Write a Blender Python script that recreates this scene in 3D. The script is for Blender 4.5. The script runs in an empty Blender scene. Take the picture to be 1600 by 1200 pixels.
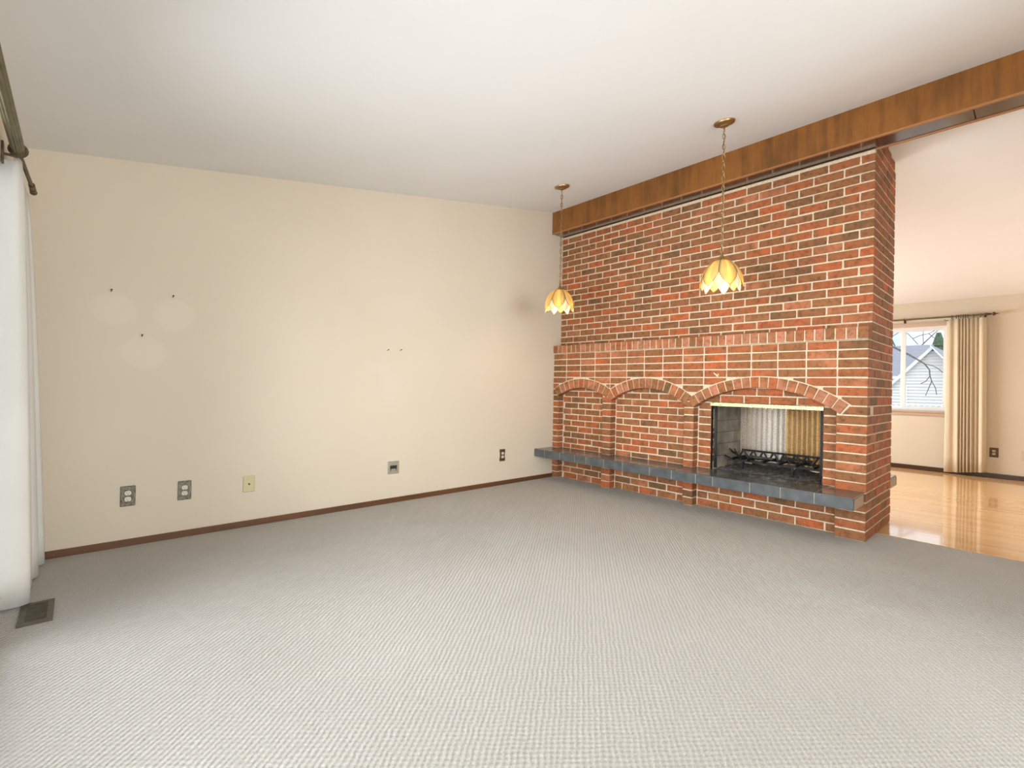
import bpy, bmesh, math, random
from mathutils import Vector, Matrix
random.seed(7)
S = bpy.context.scene
COL = S.collection

# ------------------------------------------------------------------ camera
H_EYE = Vector((-4.2397, -3.9336, 1.08))
yaw, pitch, roll = math.radians(42.194), math.radians(0.2306), math.radians(1.170)
fw = Vector((math.sin(yaw) * math.cos(pitch), math.cos(yaw) * math.cos(pitch), math.sin(pitch)))
rt = Vector((math.cos(yaw), -math.sin(yaw), 0))
up = rt.cross(fw)
cxv = rt * math.cos(roll) + up * math.sin(roll)
cyv = -rt * math.sin(roll) + up * math.cos(roll)
cam_d = bpy.data.cameras.new('camera')
cam_d.sensor_width = 36.0
cam_d.lens = 746.77 * 36.0 / 1600.0
cam_d.clip_start = 0.05
cam_d.clip_end = 300
cam = bpy.data.objects.new('camera', cam_d)
COL.objects.link(cam)
m = Matrix((cxv, cyv, -fw)).transposed().to_4x4()
m.translation = H_EYE
cam.matrix_world = m
S.camera = cam

# ------------------------------------------------------------------ view
S.view_settings.view_transform = 'Standard'
S.view_settings.look = 'None'
S.view_settings.gamma = 1.0
S.view_settings.use_curve_mapping = False
S.view_settings.exposure = 0.61

# ------------------------------------------------------------------ sky
W = bpy.data.worlds.new('sky')
S.world = W
W.use_nodes = True
nt = W.node_tree
nt.nodes.clear()
wo = nt.nodes.new('ShaderNodeOutputWorld')
bg = nt.nodes.new('ShaderNodeBackground')
tc = nt.nodes.new('ShaderNodeTexCoord')
no = nt.nodes.new('ShaderNodeTexNoise')
no.inputs['Scale'].default_value = 5.0
no.inputs['Detail'].default_value = 6.0
rp = nt.nodes.new('ShaderNodeValToRGB')
rp.color_ramp.elements[0].position = 0.38
rp.color_ramp.elements[0].color = (0.38, 0.53, 0.72, 1)
rp.color_ramp.elements[1].position = 0.55
rp.color_ramp.elements[1].color = (0.86, 0.88, 0.90, 1)
nt.links.new(tc.outputs['Generated'], no.inputs['Vector'])
nt.links.new(no.outputs['Fac'], rp.inputs['Fac'])
nt.links.new(rp.outputs['Color'], bg.inputs['Color'])
bg.inputs['Strength'].default_value = 1.4
nt.links.new(bg.outputs['Background'], wo.inputs['Surface'])

# ------------------------------------------------------------------ daylight lamp in the patio door, then fill lamps added in unseen windows
def daylight(name, loc, facing, sx, sy, watts, color=(1, 1, 1), spread=180):
    d = bpy.data.lights.new(name, 'AREA')
    d.shape = 'RECTANGLE'
    d.size, d.size_y = sx, sy
    d.energy = watts
    d.color = color
    d.spread = math.radians(spread)
    o = bpy.data.objects.new(name, d)
    o.location = loc
    o.rotation_euler = Vector(facing).to_track_quat('-Z', 'Y').to_euler()
    COL.objects.link(o)
    return o
DAY = (0.93, 0.97, 1.0)
daylight('daylight_patio', (-4.545, -2.2, 1.06), (1, 0, 0), 2.0, 2.65, 52, DAY, 112)
daylight('added_fill_left', (-4.545, -5.6, 1.45), (1, 0.3, 0), 1.3, 2.1, 26, DAY, 105)  # fill lamp added to light the brick face; its window is unseen
daylight('added_fill_rear', (-2.9, -7.03, 1.35), (0, 1, 0), 2.7, 1.7, 64, DAY, 135)  # added rear fill lamp that evens out the room light
daylight('added_fill_far', (4.765, -5.8, 1.45), (-1, 0, 0), 1.2, 1.7, 42, DAY)  # added fill lamp for the far room, out of view
daylight('added_fill_side', (2.9, 0.035, 1.45), (0, -1, -0.35), 2.3, 1.15, 90, DAY, 140)  # added lamp hidden behind the fireplace, brightening the far room

# ------------------------------------------------------------------ mesh helpers
def mesh(name, verts, faces, smooth=False):
    me = bpy.data.meshes.new(name)
    me.from_pydata([tuple(v) for v in verts], [], faces)
    me.validate()
    if smooth:
        for p in me.polygons:
            p.use_smooth = True
    return me

def obj(name, me, mat=None, parent=None, loc=None):
    o = bpy.data.objects.new(name, me)
    COL.objects.link(o)
    if mat is not None and me is not None and not me.materials:
        me.materials.append(mat)
    if parent is not None:
        o.parent = parent
    if loc is not None:
        o.location = loc
    return o

def empty(name, loc=(0, 0, 0)):
    o = bpy.data.objects.new(name, None)
    o.location = loc
    o.empty_display_size = 0.05
    COL.objects.link(o)
    return o

def tag(o, label=None, cat=None, group=None, kind=None):
    if label: o['label'] = label
    if cat: o['category'] = cat
    if group: o['group'] = group
    if kind: o['kind'] = kind
    return o

class MB:
    """collects shapes into one mesh"""
    def __init__(s):
        s.v = []; s.f = []
    def add(s, v, f):
        n = len(s.v)
        s.v += [tuple(q) for q in v]
        s.f += [tuple(i + n for i in q) for q in f]
        return s
    def box(s, x0, x1, y0, y1, z0, z1, R=None, c=None):
        v = [(x, y, z) for z in (z0, z1) for y in (y0, y1) for x in (x0, x1)]
        if R is not None:
            c = Vector(c)
            v = [c + R @ (Vector(q) - c) for q in v]
        return s.add(v, [(0, 2, 3, 1), (4, 5, 7, 6), (0, 1, 5, 4), (2, 6, 7, 3), (0, 4, 6, 2), (1, 3, 7, 5)])
    def tube(s, p0, p1, r0, r1=None, n=10, cap=True):
        r1 = r0 if r1 is None else r1
        p0, p1 = Vector(p0), Vector(p1)
        d = (p1 - p0).normalized()
        a = d.orthogonal().normalized(); b = d.cross(a)
        v = []
        for p, r in ((p0, r0), (p1, r1)):
            for i in range(n):
                t = 2 * math.pi * i / n
                v.append(p + (a * math.cos(t) + b * math.sin(t)) * r)
        f = [(i, (i + 1) % n, n + (i + 1) % n, n + i) for i in range(n)]
        if cap:
            f += [tuple(range(n - 1, -1, -1)), tuple(range(n, 2 * n))]
        return s.add(v, f)
    def path(s, pts, r, n=8):
        for a, b in zip(pts[:-1], pts[1:]):
            s.tube(a, b, r, n=n)
        return s
    def lathe(s, prof, c=(0, 0, 0), axis='Z', n=20):
        """prof: list of (radius, height)"""
        v = []
        for r, h in prof:
            for i in range(n):
                t = 2 * math.pi * i / n
                q = (r * math.cos(t), r * math.sin(t), h)
                if axis == 'Y': q = (q[0], q[2], q[1])
                if axis == 'X': q = (q[2], q[0], q[1])
                v.append((q[0] + c[0], q[1] + c[1], q[2] + c[2]))
        f = []
        for k in range(len(prof) - 1):
            for i in range(n):
                j = (i + 1) % n
                f.append((k * n + i, k * n + j, (k + 1) * n + j, (k + 1) * n + i))
        f.append(tuple(range(n - 1, -1, -1)))
        f.append(tuple(range((len(prof) - 1) * n, len(prof) * n)))
        return s.add(v, f)
    def torus(s, c, R, r, nrm=(0, 0, 1), n=14, k=6, sy=1.0):
        nrm = Vector(nrm).normalized()
        a = nrm.orthogonal().normalized(); b = nrm.cross(a)
        c = Vector(c); v = []
        for i in range(n):
            t = 2 * math.pi * i / n
            d = a * math.cos(t) + b * math.sin(t) * sy
            for j in range(k):
                u = 2 * math.pi * j / k
                v.append(c + d * R + (d.normalized() * math.cos(u) + nrm * math.sin(u)) * r)
        f = [(i * k + j, i * k + (j + 1) % k, ((i + 1) % n) * k + (j + 1) % k, ((i + 1) % n) * k + j) for i in range(n) for j in range(k)]
        return s.add(v, f)
    def prism(s, poly, axis, a, b):
        """poly 2-D outline extruded along axis from a to b; axis 'X': (y,z)  'Y': (x,z)  'Z': (x,y)"""
        n = len(poly); v = []
        for h in (a, b):
            for p, q in poly:
                v.append({'X': (h, p, q), 'Y': (p, h, q), 'Z': (p, q, h)}[axis])
        f = [(i, (i + 1) % n, n + (i + 1) % n, n + i) for i in range(n)]
        f += [tuple(range(n - 1, -1, -1)), tuple(range(n, 2 * n))]
        return s.add(v, f)
    def build(s, name, mat, parent=None, smooth=False, bevel=0, auto=None):
        me = mesh(name, s.v, s.f)
        bm = bmesh.new(); bm.from_mesh(me)
        bmesh.ops.recalc_face_normals(bm, faces=bm.faces)
        if bevel:
            bmesh.ops.bevel(bm, geom=list(bm.edges), offset=bevel, segments=1, affect='EDGES', profile=0.5)
        bm.to_mesh(me); bm.free()
        if smooth:
            for p in me.polygons: p.use_smooth = True
            if auto: me.set_sharp_from_angle(angle=math.radians(auto))
        return obj(name, me, mat, parent)

# ------------------------------------------------------------------ material helpers
def new_mat(name):
    mt = bpy.data.materials.new(name)
    mt.use_nodes = True
    n = mt.node_tree.nodes
    return mt, mt.node_tree, n['Principled BSDF']

def node(t, kind, **kw):
    n = t.nodes.new(kind)
    for k, v in kw.items():
        if hasattr(n, k): setattr(n, k, v)
        else: n.inputs[k].default_value = v
    return n

def mathn(t, op, a, b=None, clamp=False):
    n = t.nodes.new('ShaderNodeMath'); n.operation = op; n.use_clamp = clamp
    for i, q in enumerate((a, b)):
        if q is None: continue
        if isinstance(q, (int, float)): n.inputs[i].default_value = q
        else: t.links.new(q, n.inputs[i])
    return n.outputs[0]

def mixc(t, fac, a, b, mode='MIX'):
    n = t.nodes.new('ShaderNodeMix'); n.data_type = 'RGBA'; n.blend_type = mode
    for i, q in ((0, fac), (6, a), (7, b)):
        if isinstance(q, (int, float)): n.inputs[i].default_value = q
        elif isinstance(q, tuple): n.inputs[i].default_value = (*q, 1)
        else: t.links.new(q, n.inputs[i])
    return n.outputs[2]

def ramp(t, fac, stops, interp='LINEAR'):
    n = t.nodes.new('ShaderNodeValToRGB')
    cr = n.color_ramp; cr.interpolation = interp
    while len(cr.elements) < len(stops): cr.elements.new(0.5)
    for e, (p, c) in zip(cr.elements, stops):
        e.position = p; e.color = (*c, 1)
    t.links.new(fac, n.inputs[0])
    return n.outputs[0]

def noise(t, vec, scale, detail=3.0, rough=0.5, scl=None):
    n = node(t, 'ShaderNodeTexNoise', Scale=scale, Detail=detail, Roughness=rough)
    if scl is not None:
        mp = t.nodes.new('ShaderNodeMapping'); mp.inputs['Scale'].default_value = scl
        t.links.new(vec, mp.inputs['Vector']); vec = mp.outputs[0]
    t.links.new(vec, n.inputs['Vector'])
    return n.outputs['Fac']

def bump(t, bs, height, strength=0.3, dist=0.01):
    b = node(t, 'ShaderNodeBump', Strength=strength, Distance=dist)
    t.links.new(height, b.inputs['Height'])
    t.links.new(b.outputs[0], bs.inputs['Normal'])

def plain(name, c, rough=0.6, metal=0.0, nscale=None, nstr=0.15, bscale=None, bstr=0.2, bdist=0.003, spec=0.5, coat=0.0):
    mt, t, bs = new_mat(name)
    bs.inputs['Roughness'].default_value = rough
    bs.inputs['Metallic'].default_value = metal
    bs.inputs['Specular IOR Level'].default_value = spec
    bs.inputs['Coat Weight'].default_value = coat
    g = t.nodes.new('ShaderNodeTexCoord').outputs['Object']
    f = noise(t, g, nscale or 9.0, 4.0)
    hi = tuple(min(1, q * (1 + nstr)) for q in c); lo = tuple(q * (1 - nstr) for q in c)
    col = ramp(t, f, [(0.3, lo), (0.7, hi)])
    t.links.new(col, bs.inputs['Base Color'])
    if bscale: bump(t, bs, noise(t, g, bscale, 4.0), bstr, bdist)
    return mt

# ------------------------------------------------------------------ materials
def mat_wall():
    mt, t, bs = new_mat('beige_paint')
    bs.inputs['Roughness'].default_value = 0.75
    bs.inputs['Specular IOR Level'].default_value = 0.25
    g = t.nodes.new('ShaderNodeTexCoord').outputs['Object']
    col = ramp(t, noise(t, g, 0.9, 2.0), [(0.3, (0.66, 0.575, 0.45)), (0.7, (0.70, 0.612, 0.485))])
    sp = t.nodes.new('ShaderNodeSeparateXYZ'); t.links.new(g, sp.inputs[0])
    # three round patches of cleaner paint where plates hung, and a filled scuff below the twin nails
    for x, z, rx, rz in ((-4.085, 1.515, .118, .105), (-3.766, 1.514, .115, .115), (-3.925, 1.248, .122, .105), (-2.15, 1.06, .10, .16), (-2.28, 1.22, .12, .05)):
        dx = mathn(t, 'DIVIDE', mathn(t, 'SUBTRACT', sp.outputs[0], x), rx)
        dz = mathn(t, 'DIVIDE', mathn(t, 'SUBTRACT', sp.outputs[2], z), rz)
        d = mathn(t, 'SQRT', mathn(t, 'ADD', mathn(t, 'MULTIPLY', dx, dx), mathn(t, 'MULTIPLY', dz, dz)))
        k = t.nodes.new('ShaderNodeMapRange'); k.interpolation_type = 'SMOOTHSTEP'
        soft = x < -3
        k.inputs[1].default_value = 1.12 if soft else 1.5; k.inputs[2].default_value = 0.78 if soft else 0.2
        k.inputs[3].default_value = 0; k.inputs[4].default_value = 0.18 if soft else 0.12
        t.links.new(d, k.inputs[0])
        col = mixc(t, k.outputs[0], col, (0.80, 0.74, 0.66))
    t.links.new(col, bs.inputs['Base Color'])
    bump(t, bs, noise(t, g, 160, 3.0), 0.06, 0.002)
    return mt

def mat_carpet():
    mt, t, bs = new_mat('berber_carpet')
    bs.inputs['Roughness'].default_value = 0.95
    bs.inputs['Specular IOR Level'].default_value = 0.1
    g = t.nodes.new('ShaderNodeTexCoord').outputs['Object']
    wob = node(t, 'ShaderNodeTexNoise', Scale=16.0, Detail=2.0)
    t.links.new(g, wob.inputs['Vector'])
    sub = t.nodes.new('ShaderNodeVectorMath'); sub.operation = 'MULTIPLY_ADD'
    t.links.new(wob.outputs['Color'], sub.inputs[0])
    sub.inputs[1].default_value = (0.016, 0.016, 0); t.links.new(g, sub.inputs[2])
    sp = t.nodes.new('ShaderNodeSeparateXYZ'); t.links.new(sub.outputs[0], sp.inputs[0])
    sx = mathn(t, 'SINE', mathn(t, 'MULTIPLY', sp.outputs[0], math.pi / 0.0148))
    sy = mathn(t, 'SINE', mathn(t, 'MULTIPLY', sp.outputs[1], math.pi / 0.0122))
    h = mathn(t, 'MULTIPLY_ADD', mathn(t, 'MULTIPLY', sx, sy), 0.5); h.node.inputs[2].default_value = 0.5
    ph = mathn(t, 'SUBTRACT', mathn(t, 'MULTIPLY', sp.outputs[0], math.pi / 0.0148), mathn(t, 'MULTIPLY', sp.outputs[1], math.pi / 0.0122))
    row = mathn(t, 'MULTIPLY_ADD', mathn(t, 'COSINE', ph), 0.5); row.node.inputs[2].default_value = 0.5
    h = mathn(t, 'ADD', mathn(t, 'MULTIPLY', h, 0.5), mathn(t, 'MULTIPLY', row, 0.5))
    h = mathn(t, 'POWER', h, 0.8)
    fine = noise(t, g, 420, 2.0)
    hh = mathn(t, 'ADD', mathn(t, 'MULTIPLY', fine, 0.5), h)
    bump(t, bs, hh, 0.95, 0.006)
    base = ramp(t, noise(t, g, 1.3, 3.0), [(0.3, (0.57, 0.555, 0.52)), (0.7, (0.625, 0.61, 0.575))])
    fleck = ramp(t, noise(t, g, 170, 2.0), [(0.35, (0.80, 0.79, 0.77)), (0.62, (1.0, 1.0, 1.0))])
    col = mixc(t, 1.0, base, fleck, 'MULTIPLY')
    col = mixc(t, mathn(t, 'MULTIPLY', mathn(t, 'SUBTRACT', 1.0, h), 0.42), col, (0.30, 0.28, 0.25))  # shade between the loops painted into the pile colour
    # faint wear marks
    sp2 = t.nodes.new('ShaderNodeSeparateXYZ'); t.links.new(g, sp2.inputs[0])
    for x, y, r, a in ((-1.05, -3.5, .26, .28), (-0.35, -3.35, .3, .12), (-1.35, -.6, .3, .12)):
        dx = mathn(t, 'SUBTRACT', sp2.outputs[0], x); dy = mathn(t, 'SUBTRACT', sp2.outputs[1], y)
        d = mathn(t, 'SQRT', mathn(t, 'ADD', mathn(t, 'MULTIPLY', dx, dx), mathn(t, 'MULTIPLY', dy, dy)))
        d = mathn(t, 'ADD', d, mathn(t, 'MULTIPLY', noise(t, g, 9, 3.0), 0.25))
        k = t.nodes.new('ShaderNodeMapRange'); k.interpolation_type = 'SMOOTHSTEP'
        k.inputs[1].default_value = r + .1; k.inputs[2].default_value = 0.0; k.inputs[3].default_value = 0; k.inputs[4].default_value = a
        t.links.new(d, k.inputs[0])
        col = mixc(t, k.outputs[0], col, (0.40, 0.33, 0.25))
    t.links.new(col, bs.inputs['Base Color'])
    return mt

def mat_wood_floor():
    mt, t, bs = new_mat('oak_strip_floor')
    g = t.nodes.new('ShaderNodeTexCoord').outputs['Object']
    sp = t.nodes.new('ShaderNodeSeparateXYZ'); t.links.new(g, sp.inputs[0])
    cb = t.nodes.new('ShaderNodeCombineXYZ'); t.links.new(sp.outputs[1], cb.inputs[0]); t.links.new(sp.outputs[0], cb.inputs[1])
    PW, PL = 0.057, 0.95
    xr = mathn(t, 'DIVIDE', sp.outputs[0], PW)
    row = mathn(t, 'FLOOR', xr)
    wn = t.nodes.new('ShaderNodeTexWhiteNoise'); wn.noise_dimensions = '1D'; t.links.new(row, wn.inputs['W'])
    yr = mathn(t, 'ADD', mathn(t, 'DIVIDE', sp.outputs[1], PL), mathn(t, 'MULTIPLY', wn.outputs['Value'], 7.0))
    idx = mathn(t, 'FLOOR', yr)
    wn2 = t.nodes.new('ShaderNodeTexWhiteNoise'); wn2.noise_dimensions = '2D'
    c2_ = t.nodes.new('ShaderNodeCombineXYZ'); t.links.new(row, c2_.inputs[0]); t.links.new(idx, c2_.inputs[1]); t.links.new(c2_.outputs[0], wn2.inputs['Vector'])
    plank = ramp(t, wn2.outputs['Value'], [(0.0, (0.78, 0.425, 0.17)), (0.5, (0.87, 0.51, 0.225)), (1.0, (0.92, 0.57, 0.27))])
    fx = mathn(t, 'ABSOLUTE', mathn(t, 'SUBTRACT', mathn(t, 'FRACT', xr), 0.5))
    fy = mathn(t, 'ABSOLUTE', mathn(t, 'SUBTRACT', mathn(t, 'FRACT', yr), 0.5))
    gap = mathn(t, 'MAXIMUM', mathn(t, 'GREATER_THAN', fx, 0.484), mathn(t, 'GREATER_THAN', fy, 0.4989))
    plank = mixc(t, mathn(t, 'MULTIPLY', gap, 0.5), plank, (0.36, 0.16, 0.06))
    gr = ramp(t, noise(t, cb.outputs[0], 6, 4.0, 0.6, (1.0, 26, 1)), [(0.25, (0.80, 0.76, 0.70)), (0.7, (1, 1, 1))])
    col = mixc(t, 1.0, plank, gr, 'MULTIPLY')
    t.links.new(col, bs.inputs['Base Color'])
    bs.inputs['Roughness'].default_value = 0.2
    bs.inputs['Coat Weight'].default_value = 0.8; bs.inputs['Coat Roughness'].default_value = 0.05
    bump(t, bs, mathn(t, 'SUBTRACT', noise(t, cb.outputs[0], 2.0, 2.0, 0.5, (1, 8, 1)), gap), 0.05, 0.002)
    return mt

def mat_wood(name, cols, axis, scale=7.0, stretch=14.0, rough=0.4, coat=0.0):
    mt, t, bs = new_mat(name)
    g = t.nodes.new('ShaderNodeTexCoord').outputs['Object']
    scl = [stretch, stretch, stretch]; scl['XYZ'.index(axis)] = 1.0
    f = noise(t, g, scale * 0.22, 6.0, 0.62, tuple(scl))
    f2 = noise(t, g, 1.6, 4.0, 0.6)
    fac = mathn(t, 'ADD', mathn(t, 'MULTIPLY', f, 0.5), mathn(t, 'MULTIPLY', f2, 0.5))
    n = len(cols)
    col = ramp(t, fac, [(0.32 + 0.36 * i / (n - 1), c) for i, c in enumerate(cols)])
    t.links.new(col, bs.inputs['Base Color'])
    bs.inputs['Roughness'].default_value = rough
    bs.inputs['Coat Weight'].default_value = coat; bs.inputs['Coat Roughness'].default_value = 0.2
    bump(t, bs, f, 0.05, 0.002)
    return mt

def mat_brick(name, island=False, warm=0.0):
    mt, t, bs = new_mat(name)
    if island:
        rnd = t.nodes.new('ShaderNodeNewGeometry').outputs['Random Per Island']
    else:
        rnd = t.nodes.new('ShaderNodeObjectInfo').outputs['Random']
    tcn = t.nodes.new('ShaderNodeTexCoord')
    off = t.nodes.new('ShaderNodeVectorMath'); off.operation = 'ADD'
    cmb = t.nodes.new('ShaderNodeCombineXYZ')
    for i in range(3): t.links.new(mathn(t, 'MULTIPLY', rnd, 37.0 + 11 * i), cmb.inputs[i])
    t.links.new(tcn.outputs['Object'], off.inputs[0]); t.links.new(cmb.outputs[0], off.inputs[1])
    v = off.outputs[0]
    red = (0.455, 0.125, 0.048); red2 = (0.385, 0.118, 0.047); brn = (0.275, 0.118, 0.051); olv = (0.180, 0.094, 0.045); pnk = (0.46, 0.170, 0.082); tan = (0.345, 0.148, 0.066)
    if warm:
        stops = [(0.0, pnk), (0.22, (0.50, 0.20, 0.12)), (0.42, (0.42, 0.185, 0.105)), (0.60, tan), (0.74, red2), (0.86, brn), (0.95, olv)]
    else:
        stops = [(0.0, red), (0.18, red2), (0.36, brn), (0.55, tan), (0.66, olv), (0.80, pnk), (0.90, brn)]
    base = ramp(t, rnd, stops, 'CONSTANT')
    blend = ramp(t, noise(t, v, 7.0, 3.0, 0.55), [(0.40, (0, 0, 0)), (0.66, (1, 1, 1))])
    base = mixc(t, blend, base, brn)
    mot = ramp(t, noise(t, v, 26, 5.0, 0.7), [(0.30, (0.48, 0.50, 0.46)), (0.50, (1, 1, 1)), (0.72, (1.25, 1.12, 1.0))])
    col = mixc(t, 0.9, base, mot, 'MULTIPLY')
    sm = mathn(t, 'GREATER_THAN', noise(t, v, 14, 5.0, 0.7), 0.69)
    col = mixc(t, mathn(t, 'MULTIPLY', sm, 0.25), col, (0.62, 0.46, 0.32))
    t.links.new(col, bs.inputs['Base Color'])
    bs.inputs['Roughness'].default_value = 0.72
    bs.inputs['Specular IOR Level'].default_value = 0.15
    bump(t, bs, noise(t, v, 70, 5.0, 0.7), 0.5, 0.004)
    return mt

def mat_hammered():
    mt, t, bs = new_mat('hammered_brass')
    g = t.nodes.new('ShaderNodeTexCoord').outputs['Object']
    vo = node(t, 'ShaderNodeTexVoronoi', Scale=95.0)
    t.links.new(g, vo.inputs['Vector'])
    col = ramp(t, vo.outputs['Distance'], [(0.1, (1.0, 0.95, 0.62)), (0.75, (0.70, 0.60, 0.28))])
    t.links.new(col, bs.inputs['Base Color'])
    bs.inputs['Metallic'].default_value = 0.75; bs.inputs['Roughness'].default_value = 0.38
    bump(t, bs, vo.outputs['Distance'], 0.9, 0.004)
    return mt

def mat_cloth(name, c, trans=0.3, rough=0.9):
    mt, t, bs = new_mat(name)
    g = t.nodes.new('ShaderNodeTexCoord').outputs['Object']
    col = ramp(t, noise(t, g, 3.0, 3.0), [(0.3, tuple(q * .95 for q in c)), (0.7, c)])
    t.links.new(col, bs.inputs['Base Color'])
    bs.inputs['Roughness'].default_value = rough; bs.inputs['Specular IOR Level'].default_value = 0.15
    hgt = mathn(t, 'ADD', mathn(t, 'MULTIPLY', noise(t, g, 500, 2.0), 0.04), noise(t, g, 1.0, 3.0, 0.5, (26, 26, 2.2)))
    bump(t, bs, hgt, 0.35, 0.016)
    tr = t.nodes.new('ShaderNodeBsdfTranslucent'); t.links.new(col, tr.inputs['Color'])
    mx = t.nodes.new('ShaderNodeMixShader'); mx.inputs[0].default_value = trans
    out = t.nodes['Material Output']
    t.links.new(bs.outputs[0], mx.inputs[1]); t.links.new(tr.outputs[0], mx.inputs[2]); t.links.new(mx.outputs[0], out.inputs['Surface'])
    return mt

def mat_mesh(name, c, trans=0.45, holes=0.25):
    """woven wire: metal links with open gaps"""
    mt, t, bs = new_mat(name)
    g = t.nodes.new('ShaderNodeTexCoord').outputs['Object']
    vo = node(t, 'ShaderNodeTexVoronoi', Scale=170.0); t.links.new(g, vo.inputs['Vector'])
    col = ramp(t, vo.outputs['Distance'], [(0.15, tuple(min(1, q * 1.15) for q in c)), (0.7, tuple(q * .6 for q in c))])
    t.links.new(col, bs.inputs['Base Color'])
    bs.inputs['Metallic'].default_value = 0.3; bs.inputs['Roughness'].default_value = 0.5
    bump(t, bs, vo.outputs['Distance'], 0.7, 0.003)
    tr = t.nodes.new('ShaderNodeBsdfTranslucent'); t.links.new(col, tr.inputs['Color'])
    mx = t.nodes.new('ShaderNodeMixShader'); mx.inputs[0].default_value = trans
    tp = t.nodes.new('ShaderNodeBsdfTransparent')
    mx2 = t.nodes.new('ShaderNodeMixShader'); mx2.inputs[0].default_value = holes
    out = t.nodes['Material Output']
    t.links.new(bs.outputs[0], mx.inputs[1]); t.links.new(tr.outputs[0], mx.inputs[2])
    t.links.new(mx.outputs[0], mx2.inputs[1]); t.links.new(tp.outputs[0], mx2.inputs[2]); t.links.new(mx2.outputs[0], out.inputs['Surface'])
    return mt

def mat_pane():
    mt, t, bs = new_mat('window_glass')
    t.nodes.remove(bs)
    tp = t.nodes.new('ShaderNodeBsdfTransparent'); tp.inputs['Color'].default_value = (0.97, 0.985, 0.98, 1)
    gl = t.nodes.new('ShaderNodeBsdfGlossy'); gl.inputs['Roughness'].default_value = 0.02
    fr = node(t, 'ShaderNodeFresnel', IOR=1.45)
    g = t.nodes.new('ShaderNodeTexCoord').outputs['Object']
    b = node(t, 'ShaderNodeBump', Strength=0.01, Distance=0.01); t.links.new(noise(t, g, 2.0, 1.0), b.inputs['Height'])
    t.links.new(b.outputs[0], gl.inputs['Normal'])
    mx = t.nodes.new('ShaderNodeMixShader')
    t.links.new(fr.outputs[0], mx.inputs[0]); t.links.new(tp.outputs[0], mx.inputs[1]); t.links.new(gl.outputs[0], mx.inputs[2])
    t.links.new(mx.outputs[0], t.nodes['Material Output'].inputs['Surface'])
    return mt

def mat_emit(name, c, s):
    mt, t, bs = new_mat(name)
    g = t.nodes.new('ShaderNodeTexCoord').outputs['Object']
    col = ramp(t, noise(t, g, 5, 1.0), [(0.3, tuple(q * .96 for q in c)), (0.7, c)])
    bs.inputs['Base Color'].default_value = (*c, 1)
    t.links.new(col, bs.inputs['Emission Color']); bs.inputs['Emission Strength'].default_value = s
    return mt

def mat_petal(name, c, trans):
    mt, t, bs = new_mat(name)
    g = t.nodes.new('ShaderNodeTexCoord').outputs['Object']
    col = ramp(t, noise(t, g, 14, 4.0, 0.6), [(0.3, tuple(q * .82 for q in c)), (0.7, c)])
    t.links.new(col, bs.inputs['Base Color']); bs.inputs['Roughness'].default_value = 0.3
    tr = t.nodes.new('ShaderNodeBsdfTranslucent'); t.links.new(col, tr.inputs['Color'])
    mx = t.nodes.new('ShaderNodeMixShader'); mx.inputs[0].default_value = trans
    t.links.new(bs.outputs[0], mx.inputs[1]); t.links.new(tr.outputs[0], mx.inputs[2]); t.links.new(mx.outputs[0], t.nodes['Material Output'].inputs['Surface'])
    return mt

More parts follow.
